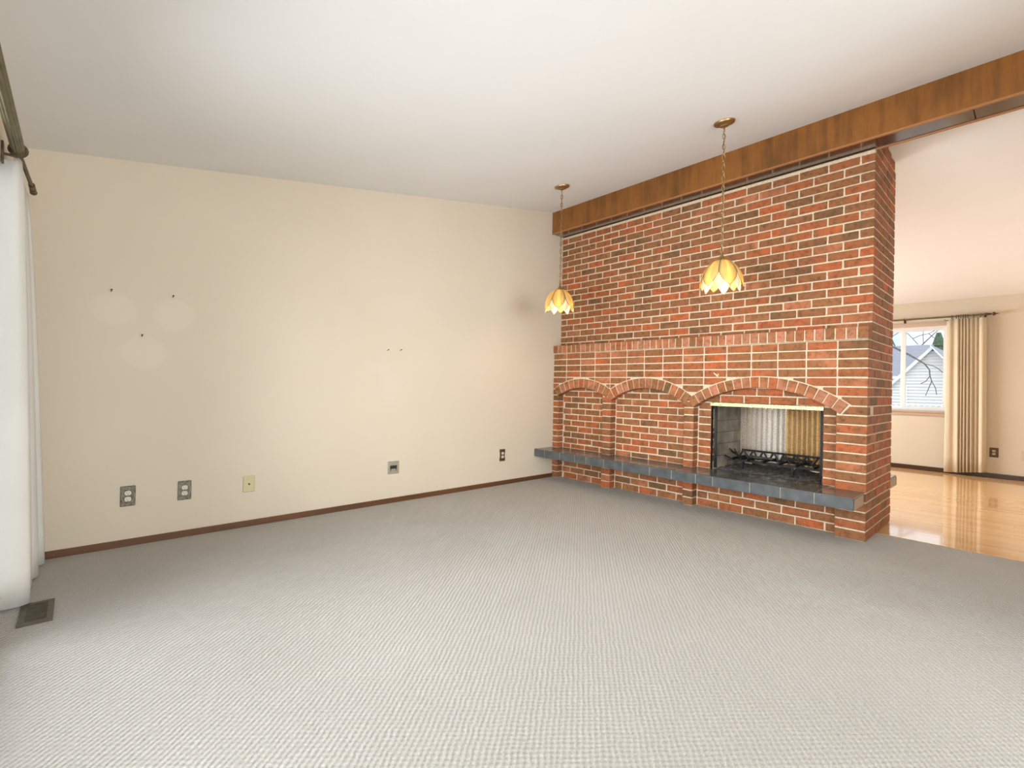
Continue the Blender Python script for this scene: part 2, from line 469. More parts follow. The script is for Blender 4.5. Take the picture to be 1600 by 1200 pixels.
M = dict(
    wall=mat_wall(), carpet=mat_carpet(), oak=mat_wood_floor(),
    ceiling=plain('ceiling_paint', (0.845, 0.84, 0.825), 0.9, nscale=2.0, nstr=0.01, bscale=90, bstr=0.08, spec=0.1),
    beam=mat_wood('beam_veneer', [(0.085, 0.035, 0.008), (0.17, 0.064, 0.012), (0.26, 0.097, 0.017), (0.20, 0.072, 0.013)], 'Z', 9.0, 9.0, 0.38),
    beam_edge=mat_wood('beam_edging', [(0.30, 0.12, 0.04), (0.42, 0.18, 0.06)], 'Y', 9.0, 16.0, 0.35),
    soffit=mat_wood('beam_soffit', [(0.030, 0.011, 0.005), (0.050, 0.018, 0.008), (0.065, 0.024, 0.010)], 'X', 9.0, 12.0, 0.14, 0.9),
    base=mat_wood('baseboard_stain', [(0.075, 0.029, 0.009), (0.125, 0.049, 0.015), (0.16, 0.065, 0.021)], 'X', 8.0, 20.0, 0.45),
    base_dark=mat_wood('dark_baseboard', [(0.045, 0.018, 0.008), (0.085, 0.036, 0.016)], 'Y', 8.0, 20.0, 0.4),
    brick=mat_brick('brick_clay'), brick_lit=mat_brick('brick_clay_lit', warm=1.0), brick_island=mat_brick('brick_clay_mass', island=True),  # pinker copy for ledge and arches: light on the ledge put into colour
    mortar=plain('mortar', (0.66, 0.54, 0.39), 0.95, nscale=60, nstr=0.16, bscale=180, bstr=0.4, spec=0.1),
    tile=plain('slate_tile', (0.082, 0.090, 0.094), 0.22, nscale=14, nstr=0.25, bscale=25, bstr=0.08, coat=0.25),
    grout=plain('grout', (0.36, 0.34, 0.30), 0.9, nscale=60, nstr=0.15, bscale=150),
    fire_brick=plain('refractory_brick', (0.33, 0.28, 0.22), 0.95, nscale=8, nstr=0.35, bscale=60, bstr=0.4),
    soot=plain('sooty_masonry', (0.05, 0.045, 0.04), 0.95, nscale=14, nstr=0.5, bscale=50, bstr=0.5),
    ash=plain('ash', (0.085, 0.08, 0.075), 1.0, nscale=30, nstr=0.75, bscale=60, bstr=0.8, bdist=0.01),
    iron=plain('black_iron', (0.018, 0.017, 0.016), 0.55, 0.6, nscale=40, nstr=0.4, bscale=120),
    hammered=mat_hammered(),
    mesh_grey=mat_mesh('steel_mesh', (0.92, 0.88, 0.82), 0.72, 0.16), mesh_gold_lit=mat_mesh('gold_lit_mesh', (0.90, 0.68, 0.38), 0.66, 0.12), mesh_dark=mat_mesh('dark_mesh', (0.16, 0.16, 0.15), 0.25, 0.2),
    brass=plain('aged_brass', (0.36, 0.235, 0.105), 0.38, 0.85, nscale=25, nstr=0.25),
    bright_brass=plain('bright_brass', (0.72, 0.53, 0.22), 0.3, 0.8, nscale=25, nstr=0.15),
    bronze=plain('dark_bronze', (0.115, 0.078, 0.045), 0.42, 0.7, nscale=30, nstr=0.35, bscale=90),
    rod=plain('olive_bronze', (0.17, 0.145, 0.075), 0.4, 0.6, nscale=14, nstr=0.25, bscale=90),
    petal=mat_petal('amber_glass', (0.92, 0.69, 0.24), 0.46), petal_in=mat_petal('pale_amber_glass', (0.90, 0.78, 0.52), 0.26),
    bulb=mat_emit('lit_bulb', (1.0, 0.82, 0.52), 5.0),
    curtain=mat_cloth('white_curtain', (0.93, 0.915, 0.87), 0.35), drape=mat_cloth('cream_drape', (0.86, 0.74, 0.55), 0.34),
    ornate=plain('pewter_plate', (0.165, 0.15, 0.115), 0.45, 0.45, nscale=70, nstr=0.5, bscale=110, bstr=0.8, bdist=0.004), ornate_hi=plain('pewter_relief', (0.36, 0.33, 0.25), 0.4, 0.4, nscale=60, nstr=0.3),
    white_plastic=plain('ivory_plastic', (0.72, 0.68, 0.56), 0.4, nscale=20, nstr=0.04), cream_plastic=plain('almond_plastic', (0.60, 0.52, 0.31), 0.45, nscale=20, nstr=0.05),
    steel=plain('grey_plate', (0.42, 0.39, 0.31), 0.4, 0.4, nscale=40, nstr=0.1), black=plain('black_plastic', (0.02, 0.018, 0.016), 0.5, nscale=30, nstr=0.2), brown_plastic=plain('brown_plate', (0.095, 0.06, 0.035), 0.45, 0.2, nscale=60, nstr=0.3, bscale=90, bstr=0.5),
    vent=plain('register_metal', (0.13, 0.115, 0.085), 0.45, 0.5, nscale=40, nstr=0.25),
    vinyl=plain('window_vinyl', (0.82, 0.81, 0.79), 0.5, nscale=12, nstr=0.03), casing=mat_wood('pale_casing', [(0.50, 0.36, 0.26), (0.60, 0.45, 0.34)], 'Y', 8, 18, 0.5), pane=mat_pane(),
    siding=plain('white_siding', (0.95, 0.94, 0.92), 0.7, nscale=4, nstr=0.02), shingle=plain('grey_shingle', (0.36, 0.36, 0.40), 0.95, nscale=18, nstr=0.2, bscale=40), fascia=plain('white_fascia', (0.92, 0.92, 0.93), 0.6, nscale=6, nstr=0.02), pale_wall=plain('pale_house_wall', (0.66, 0.69, 0.74), 0.8, nscale=5, nstr=0.04),
    bark=plain('bare_bark', (0.19, 0.165, 0.16), 0.95, nscale=30, nstr=0.3), green=plain('evergreen', (0.10, 0.16, 0.10), 0.95, nscale=8, nstr=0.5, bscale=20, bstr=1.0, bdist=0.05), shrub=plain('shrub_green', (0.30, 0.36, 0.22), 0.95, nscale=20, nstr=0.4, bscale=30, bstr=1.0, bdist=0.03),
    bounce_ground=plain('pale_bounce_ground', (0.62, 0.60, 0.55), 1.0, nscale=6, nstr=0.25),
)

# ------------------------------------------------------------------ room shell
XL, XR, YB, YF = -4.51, 4.732, 0.0, -7.0
def ceil1(x): return 3.160 + 0.1735 * (x + 0.073)
def ceil2(x): return 2.405 + 0.161 * (XR - x)
XRDG = (3.160 + 0.1735 * 0.073 - 2.405 - 0.161 * XR) / (-0.1735 - 0.161)

def structure(o, label=None):
    o['kind'] = 'structure'
    if label: o['label'] = label
    return o

structure(MB().box(XL - .12, 0.36, YF - .12, YB + .12, -.08, 0.0).build('floor', M['carpet']), 'light grey looped berber carpet of the big room')
structure(MB().box(0.36, XR + .12, YF - .12, YB + .12, -.08, -0.004).build('floor', M['oak']), 'glossy honey oak strip floor beyond the fireplace')
structure(MB().box(0.35, 0.375, YF, -3.10, -.02, 0.002).build('trim_1', M['oak']), 'thin wood strip where the carpet meets the oak floor')
o = MB().prism([(XL - .12, ceil1(XL - .12)), (XRDG, ceil1(XRDG)), (XRDG, ceil1(XRDG) + .1), (XL - .12, ceil1(XL - .12) + .1)], 'Y', YF - .12, YB + .12).build('ceiling', M['ceiling'])
structure(o, 'white sloping ceiling rising toward the wooden beam')
o = MB().prism([(XRDG, ceil2(XRDG)), (XR + .12, ceil2(XR + .12)), (XR + .12, ceil2(XR + .12) + .1), (XRDG, ceil2(XRDG) + .1)], 'Y', YF - .12, YB + .12).build('ceiling', M['ceiling'])
structure(o, 'white sloping ceiling falling away beyond the brick fireplace')
gable = [(XL - .12, -.0), (XL - .12, ceil1(XL - .12) + .02), (XRDG, ceil1(XRDG) + .02), (XR + .12, ceil2(XR + .12) + .02), (XR + .12, 0)]
# front wall (behind the viewer) with a wide opening added for fill light
def wall_with_holes(name, plane, at, thick, a0, a1, top, holes, mat, label):
    """plane 'X': wall normal to X, runs along y; 'Y': along x. top: function of the running coordinate"""
    mb = MB()
    xs = sorted({a0, a1, *[h[0] for h in holes], *[h[1] for h in holes]} | ({XRDG} if plane == 'Y' else set()))
    ax = plane
    for u, v in zip(xs[:-1], xs[1:]):
        hs = [h for h in holes if h[0] <= u + 1e-6 and h[1] >= v - 1e-6]
        z = 0.0
        for h in sorted(hs, key=lambda q: q[2]):
            if h[2] > z + 1e-6: mb.prism([(u, z), (v, z), (v, h[2]), (u, h[2])], ax, at, at + thick)
            z = h[3]
        mb.prism([(u, z), (v, z), (v, top(v)), (u, top(u))], ax, at, at + thick)
    return structure(mb.build(name, mat), label)
def topY(x): return (ceil1(x) if x <= XRDG else ceil2(x)) + .02
PATIO = (-3.55, -0.55, 0.05, 2.08)
ADDED_REAR = (-4.27, -1.53, 0.5, 2.2)
W1 = (-3.08, -2.06, 0.845, 2.055)
W3 = (-6.70, -4.90, 0.845, 2.055)
W5 = (-6.70, -4.50, 0.80, 2.10)
W6 = (1.70, 4.10, 0.845, 2.055)
wall_with_holes('wall_back', 'Y', YB, .12, XL - .12, XR + .12, topY, [W6], M['wall'], 'beige painted wall with three round pale patches')
wall_with_holes('wall_left', 'X', XL - .12, .12, YF, YB, lambda y: ceil1(XL) + .02, [PATIO, W5], M['wall'], 'beige window wall behind the white curtain')
wall_with_holes('wall_right', 'X', XR, .12, YF, YB, lambda y: ceil2(XR) + .02, [W1, W3], M['wall'], 'beige far wall with the window onto the street')
wall_with_holes('wall_front', 'Y', YF - .12, .12, XL, XR, topY, [ADDED_REAR], M['wall'], 'beige wall behind the viewer')
structure(MB().prism([(-1.35, 0), (-1.23, 0), (-1.23, ceil1(-1.23) + .01), (-1.35, ceil1(-1.35) + .01)], 'Y', YF, -4.55).build('light_block_wall', M['wall']), 'added beige wall behind the viewer blocking light')  # unseen wall added to keep rear light off the brick end
structure(MB().box(XL, 0.0, -.013, 0, 0, .044).build('baseboard_back', M['base']), 'narrow brown stained baseboard along the beige wall')
o = MB().box(XR - .014, XR, YF, 0, 0, .055).box(XR - .022, XR, YF, 0, 0, .018).build('baseboard_right', M['base_dark'])
structure(o, 'dark brown baseboard below the far window wall')

# windows
def window(name, plane, at, hole, label, mull=None, casing=True, inside=-1, depth=.12):
    a0, a1, z0, z1 = hole
    root = empty(name, (0, 0, 0)); structure(root, label)
    def bx(mb, u0, u1, w0, w1, q0, q1):
        if plane == 'X': mb.box(min(w0, w1), max(w0, w1), u0, u1, q0, q1)
        else: mb.box(u0, u1, min(w0, w1), max(w0, w1), q0, q1)
        return mb
    i = inside
    f0, f1 = at - i * .055, at - i * .115
    fr = MB(); t = .032
    bx(fr, a0, a1, f0, f1, z0, z0 + t); bx(fr, a0, a1, f0, f1, z1 - t, z1)
    bx(fr, a0, a0 + t, f0, f1, z0 + t, z1 - t); bx(fr, a1 - t, a1, f0, f1, z0 + t, z1 - t)
    fr.build('window_frame', M['vinyl'], root)
    g0, g1 = at - i * .084, at - i * .088
    edges = [a0 + t] + (mull or []) + [a1 - t]
    for k, (u, v) in enumerate(zip(edges[:-1], edges[1:])):
        s = MB(); w = .03
        e0, e1 = (at - i * .065, at - i * .095) if k % 2 == 0 else (at - i * .08, at - i * .11)
        bx(s, u, v, e0, e1, z0 + t, z0 + t + w); bx(s, u, v, e0, e1, z1 - t - w, z1 - t)
        bx(s, u - (.012 if k else 0), u + w, e0 + .0005, e1 - .0005, z0 + t + .0005, z1 - t - .0005); bx(s, v - w, v + (.012 if k < len(edges) - 2 else 0), e0 + .0005, e1 - .0005, z0 + t + .0005, z1 - t - .0005)
        so = s.build('sash', M['vinyl'], root)
        bx(MB(), u + w, v - w, g0, g1, z0 + t + w, z1 - t - w).build('pane', M['pane'], so)
    if casing:
        c = MB(); w = .055
        bx(c, a0 - w, a1 + w, at, at + i * .016, z1, z1 + w)
        bx(c, a0 - w, a0, at, at + i * .016, z0, z1); bx(c, a1, a1 + w, at, at + i * .016, z0, z1)
        c.build('casing', M['casing'], root)
        sl = MB(); bx(sl, a0 - .07, a1 + .07, at - i * .055, at + i * .035, z0 - .022, z0)
        bx(sl, a0 - w, a1 + w, at, at + i * .016, z0 - .07, z0 - .022)
        sl.build('window_sill', M['casing'], root)
    return root
w1 = window('window_1', 'X', XR, W1, 'sliding window with pale wood casing beside the cream drape', mull=[-2.575])
window('window_2', 'X', XL, PATIO, 'glazed patio door in the window wall beside the viewer', mull=[-2.2], casing=False, inside=1)
window('added_window_far', 'X', XR, W3, 'unseen window added in the far wall for fill light', mull=[-5.8])  # unseen opening, added to hold the far fill lamp
window('added_window_left', 'X', XL, W5, 'unseen window added to the window wall for fill light', mull=[-5.6], inside=1)  # added with its lamp to light the brick front
window('added_window_side', 'Y', YB, W6, 'hidden window added behind the fireplace for fill light', mull=[2.9])  # added opening for the lamp that lights the room beyond
window('added_window_rear', 'Y', YF, ADDED_REAR, 'wide unseen window added behind the viewer for fill light', mull=[-2.9], inside=1)  # unseen opening added for the rear fill lamp

# ridge beam
beam = structure(empty('ceiling_beam', (0, 0, 2.9)), 'long brown veneered ridge beam above the brick fireplace')
BX0, BX1 = -.073, .150
def part(mb, name, mat, parent, **k):
    """build in world coordinates, then parent keeping the place"""
    o = mb.build(name, mat, None, **k)
    o.parent = parent
    o.matrix_parent_inverse = Matrix.Translation(parent.location).inverted()
    return o
part(MB().box(BX0, BX0 + .018, YF, 0, 2.912, 3.19), 'face_board', M['beam'], beam)
part(MB().box(BX1 - .018, BX1, YF, 0, 2.912, 3.19), 'face_board', M['beam'], beam)
part(MB().box(BX0 - .001, BX0 + .016, YF, 0, 2.898, 2.912), 'edge_strip', M['beam_edge'], beam)
part(MB().box(BX1 - .016, BX1 + .001, YF, 0, 2.898, 2.912), 'edge_strip', M['beam_edge'], beam)
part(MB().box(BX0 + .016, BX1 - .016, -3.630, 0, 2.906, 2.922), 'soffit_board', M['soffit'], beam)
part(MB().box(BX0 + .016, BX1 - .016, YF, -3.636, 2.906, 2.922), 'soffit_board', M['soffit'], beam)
part(MB().box(BX0 + .03, BX1 - .03, YF, 0, 2.925, 3.15), 'core', M['beam'], beam)

# ------------------------------------------------------------------ fireplace
LEN = 3.10; TH = .846
UF = .115      # face of upper wall
PF = .085      # face of recessed panels
C0 = .0702     # course of the pier plane
C1 = .0690     # course of the recessed plane
CU = .0703     # course of the upper wall
ZU = 1.5427
J = .0105      # joint
fp = empty('fireplace', (0, 0, 0))
tag(fp, 'large red brick see-through fireplace with three arches and slate hearth', 'fireplace')

_cache = {}
def brick_mesh(dx, dy, dz, mat, var):
    key = (round(dx, 3), round(dy, 3), round(dz, 3), mat.name, var)
    if key in _cache: return _cache[key]
    rn = random.Random(hash((round(dx * 1000), round(dy * 1000), round(dz * 1000), var)))
    bm = bmesh.new()
    bmesh.ops.create_cube(bm, size=1.0, matrix=Matrix.Diagonal((dx, dy, dz, 1)))
    for v in bm.verts:
        v.co += Vector((rn.uniform(-1, 1), rn.uniform(-1, 1), rn.uniform(-1, 1))) * .0016
    bmesh.ops.bevel(bm, geom=list(bm.edges), offset=.0034, segments=1, affect='EDGES')
    me = bpy.data.meshes.new('brick'); bm.to_mesh(me); bm.free()
    me.materials.append(mat)
    _cache[key] = me
    return me

def brick(parent, name, x0, x1, y0, y1, z0, z1, mat='brick', jit=.002):
    """a brick from its extents (y0 > y1 allowed)"""
    dx, dy, dz = abs(x1 - x0), abs(y1 - y0), abs(z1 - z0)
    me = brick_mesh(dx, dy, dz, M[mat], random.randrange(3))
    o = obj(name, me, None, parent)
    o.location = ((x0 + x1) / 2 + random.uniform(-1, 1) * jit, (y0 + y1) / 2, (z0 + z1) / 2 + random.uniform(-1, 1) * .0008)
    o.rotation_euler = (0, 0, random.uniform(-1, 1) * .006)
    return o

def runs(a, b, first, mod):
    """split a..b (a<b) at joints first + k*mod, giving brick extents with joint gaps"""
    k = math.ceil((a - first) / mod - 1e-6)
    cuts = [a]
    q = first + k * mod
    while q < b - 1e-6:
        if q > a + 1e-6: cuts.append(q)
        q += mod
    cuts.append(b)
    out = []
    for i, (u, v) in enumerate(zip(cuts[:-1], cuts[1:])):
        u2 = u + (J / 2 if i else 0); v2 = v - (J / 2 if i < len(cuts) - 2 else 0)
        if v2 - u2 > .02: out.append((u2, v2))
    return out

MF = .004   # mortar set back from brick face
MOD = .2083
# --- upper chimney wall
up_poly = [(UF + MF, ZU - .06), (TH - MF, ZU - .06), (TH - MF, ceil2(TH) - .002), (BX1 + .004, ceil2(BX1) - .004), (BX1 + .004, 2.897), (UF + MF, 2.897)]
upper = MB().prism(up_poly, 'Y', -LEN + MF, -.002).build('chimney_wall', M['mortar'], fp)
nu = 19
for m_ in range(nu):
    z0, z1 = ZU + m_ * CU + J / 2, ZU + (m_ + 1) * CU - J / 2
    typeA = (m_ % 2 == 0)      # joint .092 from the corner (course 0 here is the one half hidden by the ledge)
    first = -3.008 if typeA else -2.905
    rr = runs(-LEN, -.003, first, MOD)
    for i, (a, b) in enumerate(rr):
        if i == 0:
            depth = .198 if typeA else .094
        else: depth = .094
        brick(upper, 'brick', UF, UF + depth, a, b, z0, z1)
# --- end face courses (both heights)
def end_course(z0, z1, xs, parent, alt, name='end_brick', mat='brick'):
    x = xs
    first = True
    while x < TH - .03:
        L = .198
        if x + L > TH - .06: L = TH - x
        brick(parent, name, x, x + L, -LEN, -LEN + .094, z0, z1, mat)
        x += L + J
for m_ in range(nu + 1):
    z0, z1 = ZU + m_ * CU + J / 2, ZU + (m_ + 1) * CU - J / 2
    typeA = (m_ % 2 == 0)
    if m_ == nu:
        x0 = BX1 + .01
        end_course(z0, z1, x0, upper, 0); continue
    end_course(z0, z1, UF + (.198 if typeA else .094) + J, upper, 0)
# top sliver following the ceiling
x = BX1 + .01
while x < TH - .15:
    L = .12
    zt = ceil2(x + L) - .012
    brick(upper, 'end_brick', x, x + L, -LEN, -LEN + .094, ZU + (nu + 1) * CU + J / 2, zt); x += L + J

# --- lower core: mortar of the recessed plane, with the firebox passing through
OY0, OY1, OZ0, OZ1 = -1.906, -2.800, .345, .966
lo = MB()
x0, x1 = PF + MF, TH - PF - MF
lo.box(x0, x1, OY0 + .0, -.002, 0, ZU - .06).box(x0, x1, -LEN + .05, OY1, 0, ZU - .06)
lo.box(x0, x1, OY1, OY0, OZ1, ZU - .06).box(x0, x1, OY1, OY0, 0, OZ0)
# far side, plain full thickness shoulders
lo.box(x1 - .01, TH - MF, OY0, -.002, 0, ZU - .06).box(x1 - .01, TH - MF, -LEN + MF, OY1, 0, ZU - .06).box(x1 - .01, TH - MF, OY1, OY0, OZ1, ZU - .06).box(x1 - .01, TH - MF, OY1, OY0, 0, OZ0)
lo.box(.089, TH - MF - .001, -LEN + MF + .0012, -LEN + .06, 0, ZU - .06)
panel = lo.build('recess_panel', M['mortar'], fp)
HZ0, HZ1 = .272, .358       # hearth slab
def panel_bricks(a, b, k0, k1):
    for k in range(k0, k1):
        z0, z1 = k * C1 + J / 2, (k + 1) * C1 - J / 2
        if k == 0: z0 = .002
        if z0 < HZ0 < z1: z1 = HZ0 - .004
        elif z0 < HZ1 < z1: z0 = HZ1 + .004
        if z0 >= HZ0 - .005 and z1 <= HZ1 + .005: continue
        if z1 - z0 < .02: continue
        first = -1.050 if k % 2 else -.945
        for u, v in runs(a, b, first, .2085):
            brick(panel, 'panel_brick', PF, PF + .09, u, v, z0, z1)
P1 = (-.086, -.002); P2 = (-.845, -.730); P3 = (-1.778, -1.680); P4 = (-LEN, -2.905)
panel_bricks(P2[1] + J, P1[0] - J, 0, 16)
panel_bricks(P3[1] + J, P2[0] - J, 0, 16)
for k in range(5, 14):      # jambs beside the fire opening
    z0, z1 = k * C1 + J / 2, (k + 1) * C1 - J / 2
    if k == 5: z0 = HZ1 + .003
    brick(panel, 'panel_brick', PF, PF + .07, OY0, P3[0] - J, z0, z1)
    brick(panel, 'panel_brick', PF, PF + .07, P4[1] + J, OY1, z0, z1)
panel_bricks(P4[1] + J, P3[0] - J, 14, 16)
panel_bricks(P4[1] + J, P3[0] - J, 0, 4)

# --- piers
piers = []
for q, (a, b) in enumerate((P1, P2, P3, P4)):
    top = (.985, .985, .966, .92)[q]
    mb = MB()
    mtop = (1.06, 1.0, .975, 1.05)[q]
    if q == 3: mb.box(MF + .0008, PF + .02, a + MF + .0006, b - MF, 0, mtop)
    else:
        mb.box(MF + .0008, PF + .02, a + MF + .0006, b - MF * (q != 0), 0, HZ0 - .001)
        mb.box(MF + .0008, PF + .02, a + MF + .0006, b - MF * (q != 0), HZ1 + .001, mtop)
    pr = mb.build('pier', M['mortar'], fp)
    for k in range(0, 14):
        z0, z1 = k * C0 + J / 2, (k + 1) * C0 - J / 2
        if k == 0: z0 = .002
        if q < 3:
            if z1 > HZ0 and z0 < HZ0: z1 = HZ0 - .003
            if z0 < HZ1 and z1 > HZ1: z0 = HZ1 + .003
            if z0 >= HZ0 - .004 and z1 <= HZ1 + .004: continue
        z1 = min(z1, top)
        if z1 - z0 < .018: continue
        brick(pr, 'pier_brick', 0, (.198 if q == 3 and k % 2 else PF + .008), a, (a + .094 if q == 3 and k % 2 and False else b), z0, z1, jit=.0015)

# --- arches
ARCH = [(-.430, .4125, .6625, .7625, .350, 11), (-1.262, .376, .709, .809, .428, 14), (-2.352, .116, .990, 1.080, .578, 18)]   # yc, zc, r_in, r_out, half span, bricks
arch_limits = []
for yc, zc, ri, ro, hs, n in ARCH:
    am = math.asin(hs / ri)
    arch_limits.append(am)
    mb = MB()
    def ring(r0, r1, a0, a1, seg):
        out = []
        for i in range(seg + 1):
            t = a0 + (a1 - a0) * i / seg
            out.append((yc + r1 * math.sin(t), zc + r1 * math.cos(t)))
        for i in range(seg, -1, -1):
            t = a0 + (a1 - a0) * i / seg
            out.append((yc + r0 * math.sin(t), zc + r0 * math.cos(t)))
        return out
    for i in range(24):
        t0 = -am + 2 * am * i / 24; t1 = -am + 2 * am * (i + 1) / 24
        mb.prism(ring(ri + .003, ro - .003, t0, t1, 1), 'X', .001, PF - .002)
    ar = mb.build('arch', M['mortar'], fp)
    g = .0085 / ((ri + ro) / 2) / 2
    for i in range(n):
        t0 = -am + 2 * am * i / n + g * (i > 0); t1 = -am + 2 * am * (i + 1) / n - g * (i < n - 1)
        pr = -.005 + random.uniform(-.003, .003)
        b = MB().prism([(p - yc, q - zc) for p, q in ring(ri, ro, t0, t1, 1)], 'X', pr, PF - .004).build('arch_brick', M['brick_lit'], ar, bevel=.003)
        b.location = (0, yc, zc)

def arch_top(y, pad=.009):
    """height of the arch back at y, or None"""
    best = None
    for (yc, zc, ri, ro, hs, n), am in zip(ARCH, arch_limits):
        r = ro + pad
        d = y - yc
        if abs(d) <= ro * math.sin(am) + .012:
            z = zc + math.sqrt(max(0, r * r - d * d))
            best = z if best is None else max(best, z)
    return best

# --- stack bonded band with spandrels
ZB = 21 * C0       # 1.474
pts = []
N = 240
for i in range(N + 1):
    y = -.002 - (LEN - .006) * i / N
    z = arch_top(y, -.004)
    if z is None: z = .93 if y > -2.9 else .90
    pts.append((y, z))
mb = MB()
for (ya, za), (yb, zb) in zip(pts[:-1], pts[1:]):
    mb.prism([(ya, za), (yb, zb), (yb, ZB), (ya, ZB)], 'X', MF, PF + .012)
band = mb.build('mantel_band', M['mortar'], fp)
cols = [-.003] + [.005 - .2081 * k for k in range(1, 15)] + [-LEN]
for k in range(14, 21):
    z0, z1 = k * C0 + J / 2, (k + 1) * C0 - J / 2
    for ci, (ya, yb) in enumerate(zip(cols[:-1], cols[1:])):
        a = ya - (J / 2 if ci else 0); b = yb + (J / 2 if ci < len(cols) - 2 else 0)
        n = 14
        seg = []; cur = []
        for i in range(n + 1):
            y = a + (b - a) * i / n
            zl = arch_top(y)
            if zl is None:
                zl = z0 if (y < -2.90 or False) else max(z0, .985)
                if k < 14 and y > -2.9: zl = z1
            zl = max(zl, z0)
            if zl < z1 - .012: cur.append((y, zl))
            else:
                if len(cur) > 2: seg.append(cur)
                cur = []
        if len(cur) > 2: seg.append(cur)
        for s in seg:
            if abs(s[0][0] - s[-1][0]) < .025: continue
            if all(q[1] <= z0 + 1e-6 for q in s) and len(s) == n + 1:
                if k < 14 and ci == len(cols) - 2 and z1 < .915: continue
                brick(band, 'band_brick', 0, (.198 if ci == len(cols) - 2 and k % 2 else PF + .008), a, b, z0, z1, jit=.0015)
            else:
                yc = sum(q[0] for q in s) / len(s)
                poly = [(q[0] - yc, q[1] - z1) for q in s] + [(s[-1][0] - yc, 0), (s[0][0] - yc, 0)]
                # drop collinear repeats along the bottom
                keep = [poly[0]]
                for i in range(1, len(poly) - 1):
                    p_, q_, r_ = keep[-1], poly[i], poly[i + 1]
                    cr = (q_[0] - p_[0]) * (r_[1] - p_[1]) - (q_[1] - p_[1]) * (r_[0] - p_[0])
                    if abs(cr) > 1e-6: keep.append(q_)
                keep.append(poly[-1])
                bo = MB().prism(keep, 'X', random.uniform(-.0015, .0015), PF).build('band_brick', M['brick'], band)
                bo.location = (0, yc, z1)
def cut_brick(poly):
    yc = sum(q[0] for q in poly) / len(poly); z_ = poly[0][1]
    bo = MB().prism([(p - yc, q - z_) for p, q in poly], 'X', 0, PF).build('band_brick', M['brick'], band)
    bo.location = (0, yc, z_)
cut_brick([(-2.945, .919), (-LEN, .919), (-LEN, .977), (-2.990, .977)])
cut_brick([(-.003, .988), (-.060, .988), (-.024, 1.047), (-.003, 1.047)])
# --- rowlock ledge
led = MB().box(-.006, UF + .02, -LEN + .004, -.002, ZB + .003, 1.5665).build('mantel_ledge', M['mortar'], fp)
ns = 45
for i in range(ns):
    a = -.003 - (LEN - .003) * i / ns; b = -.003 - (LEN - .003) * (i + 1) / ns
    brick(led, 'ledge_brick', -.012, UF - .002, b + (.005 if i < ns - 1 else 0), a - (.005 if i else 0), ZB + .007, 1.570, 'brick_lit', jit=.002)
# --- end face of the lower part
for k in range(22):
    z0, z1 = k * C0 + J / 2, (k + 1) * C0 - J / 2
    if k == 0: z0 = .002
    xs = PF + .008 + J
    if k % 2 and k < 21: xs = .198 + J
    end_course(z0, z1, xs, panel, 0)
    if k >= 21: brick(panel, 'end_brick', .0, PF + .008, -LEN + .001, -LEN + .094, z0, min(z1, ZB + .002)) if False else None
# --- back face bricks, joined: never singled out in the photograph
mb = MB()
for k in range(42):
    z0, z1 = k * .0702 + J / 2, (k + 1) * .0702 - J / 2
    first = -1.05 if k % 2 else -.945
    for u, v in runs(-LEN + .1, -.003, first, .2085):
        if v > OY1 and u < OY0 and z1 > OZ0 and z0 < OZ1:
            if u < OY1 - .03: v = OY1
            elif v > OY0 + .03: u = OY0
            else: continue
        mb.box(TH - .03, TH, u, v, z0, z1)
bk = mb.build('back_bricks', M['brick_island'], fp); bk['kind'] = 'stuff'

# --- hearth (front and far side)
HX = -.306
hearth = MB().box(HX + .004, 0, -3.086, -.003, HZ0 + .003, HZ1 - .003).box(-.001, PF + .02, -2.905, -.003, HZ0 + .003, HZ1 - .003).build('hearth', M['grout'], fp)
tj = [-.003, -.165, -.394, -.610, -.762, -.990, -1.215, -1.513, -1.735, -1.959, -2.109, -2.407, -2.629, -2.854, -3.09]
for i, (a, b) in enumerate(zip(tj[:-1], tj[1:])):
    a2 = a - (.003 if i else 0); b2 = b + (.003 if i < len(tj) - 2 else 0)
    def tl(x0, x1, ya, yb, z0, z1):
        MB().box(x0, x1, yb, ya, z0, z1).build('tile', M['tile'], hearth, bevel=.0015)
    tl(HX, HX + .012, a2, b2, HZ0, HZ1 - .010)
    tl(HX, HX + .200, a2, b2, HZ1 - .009, HZ1)
    tl(HX + .205, PF + .004 if b > -3 else -.001, a2, b2, HZ1 - .009, HZ1)
MB().box(HX + .014, -.002, -3.092, -3.082, HZ0, HZ1 - .010).build('tile', M['tile'], hearth, bevel=.0015)
bh = MB().box(TH, TH + .30, -3.09, -.003, HZ0 + .003, HZ1 - .003).build('hearth', M['grout'], fp)
for i, (a, b) in enumerate(zip(tj[:-1], tj[1:])):
    MB().box(TH + .002, TH + .304, b + .003, a - .003, HZ1 - .009, HZ1).build('tile', M['tile'], bh, bevel=.0015)
MB().box(TH, TH + .304, -3.094, -3.084, HZ0, HZ1 - .010).build('tile', M['tile'], bh, bevel=.0015)

# --- firebox lining
fb = MB().box(PF + .02, TH - .10, OY1, OY0, OZ0 - .01, OZ0 + .004).build('firebox', M['soot'], fp)
MB().box(PF + .16, TH - .16, OY1 + .03, OY0 - .03, OZ1 - .012, OZ1 + .02).build('smoke_shelf', M['soot'], fb)
zs = [OZ0, .465, .576, .686, .797, .962]
for side in (0, 1):
    for i, (z0, z1) in enumerate(zip(zs[:-1], zs[1:])):
        xs = [PF + .07, .25, .43, .60, TH - .10] if i % 2 else [PF + .07, .34, .52, TH - .10]
        for u, v in zip(xs[:-1], xs[1:]):
            ya, yb = (OY0 - .016, OY0 + .01) if side == 0 else (OY1 - .01, OY1 + .016)
            MB().box(u + .002, v - .002, ya, yb, z0 + .002, z1 - .002).build('fire_brick', M['fire_brick'], fb, bevel=.002)
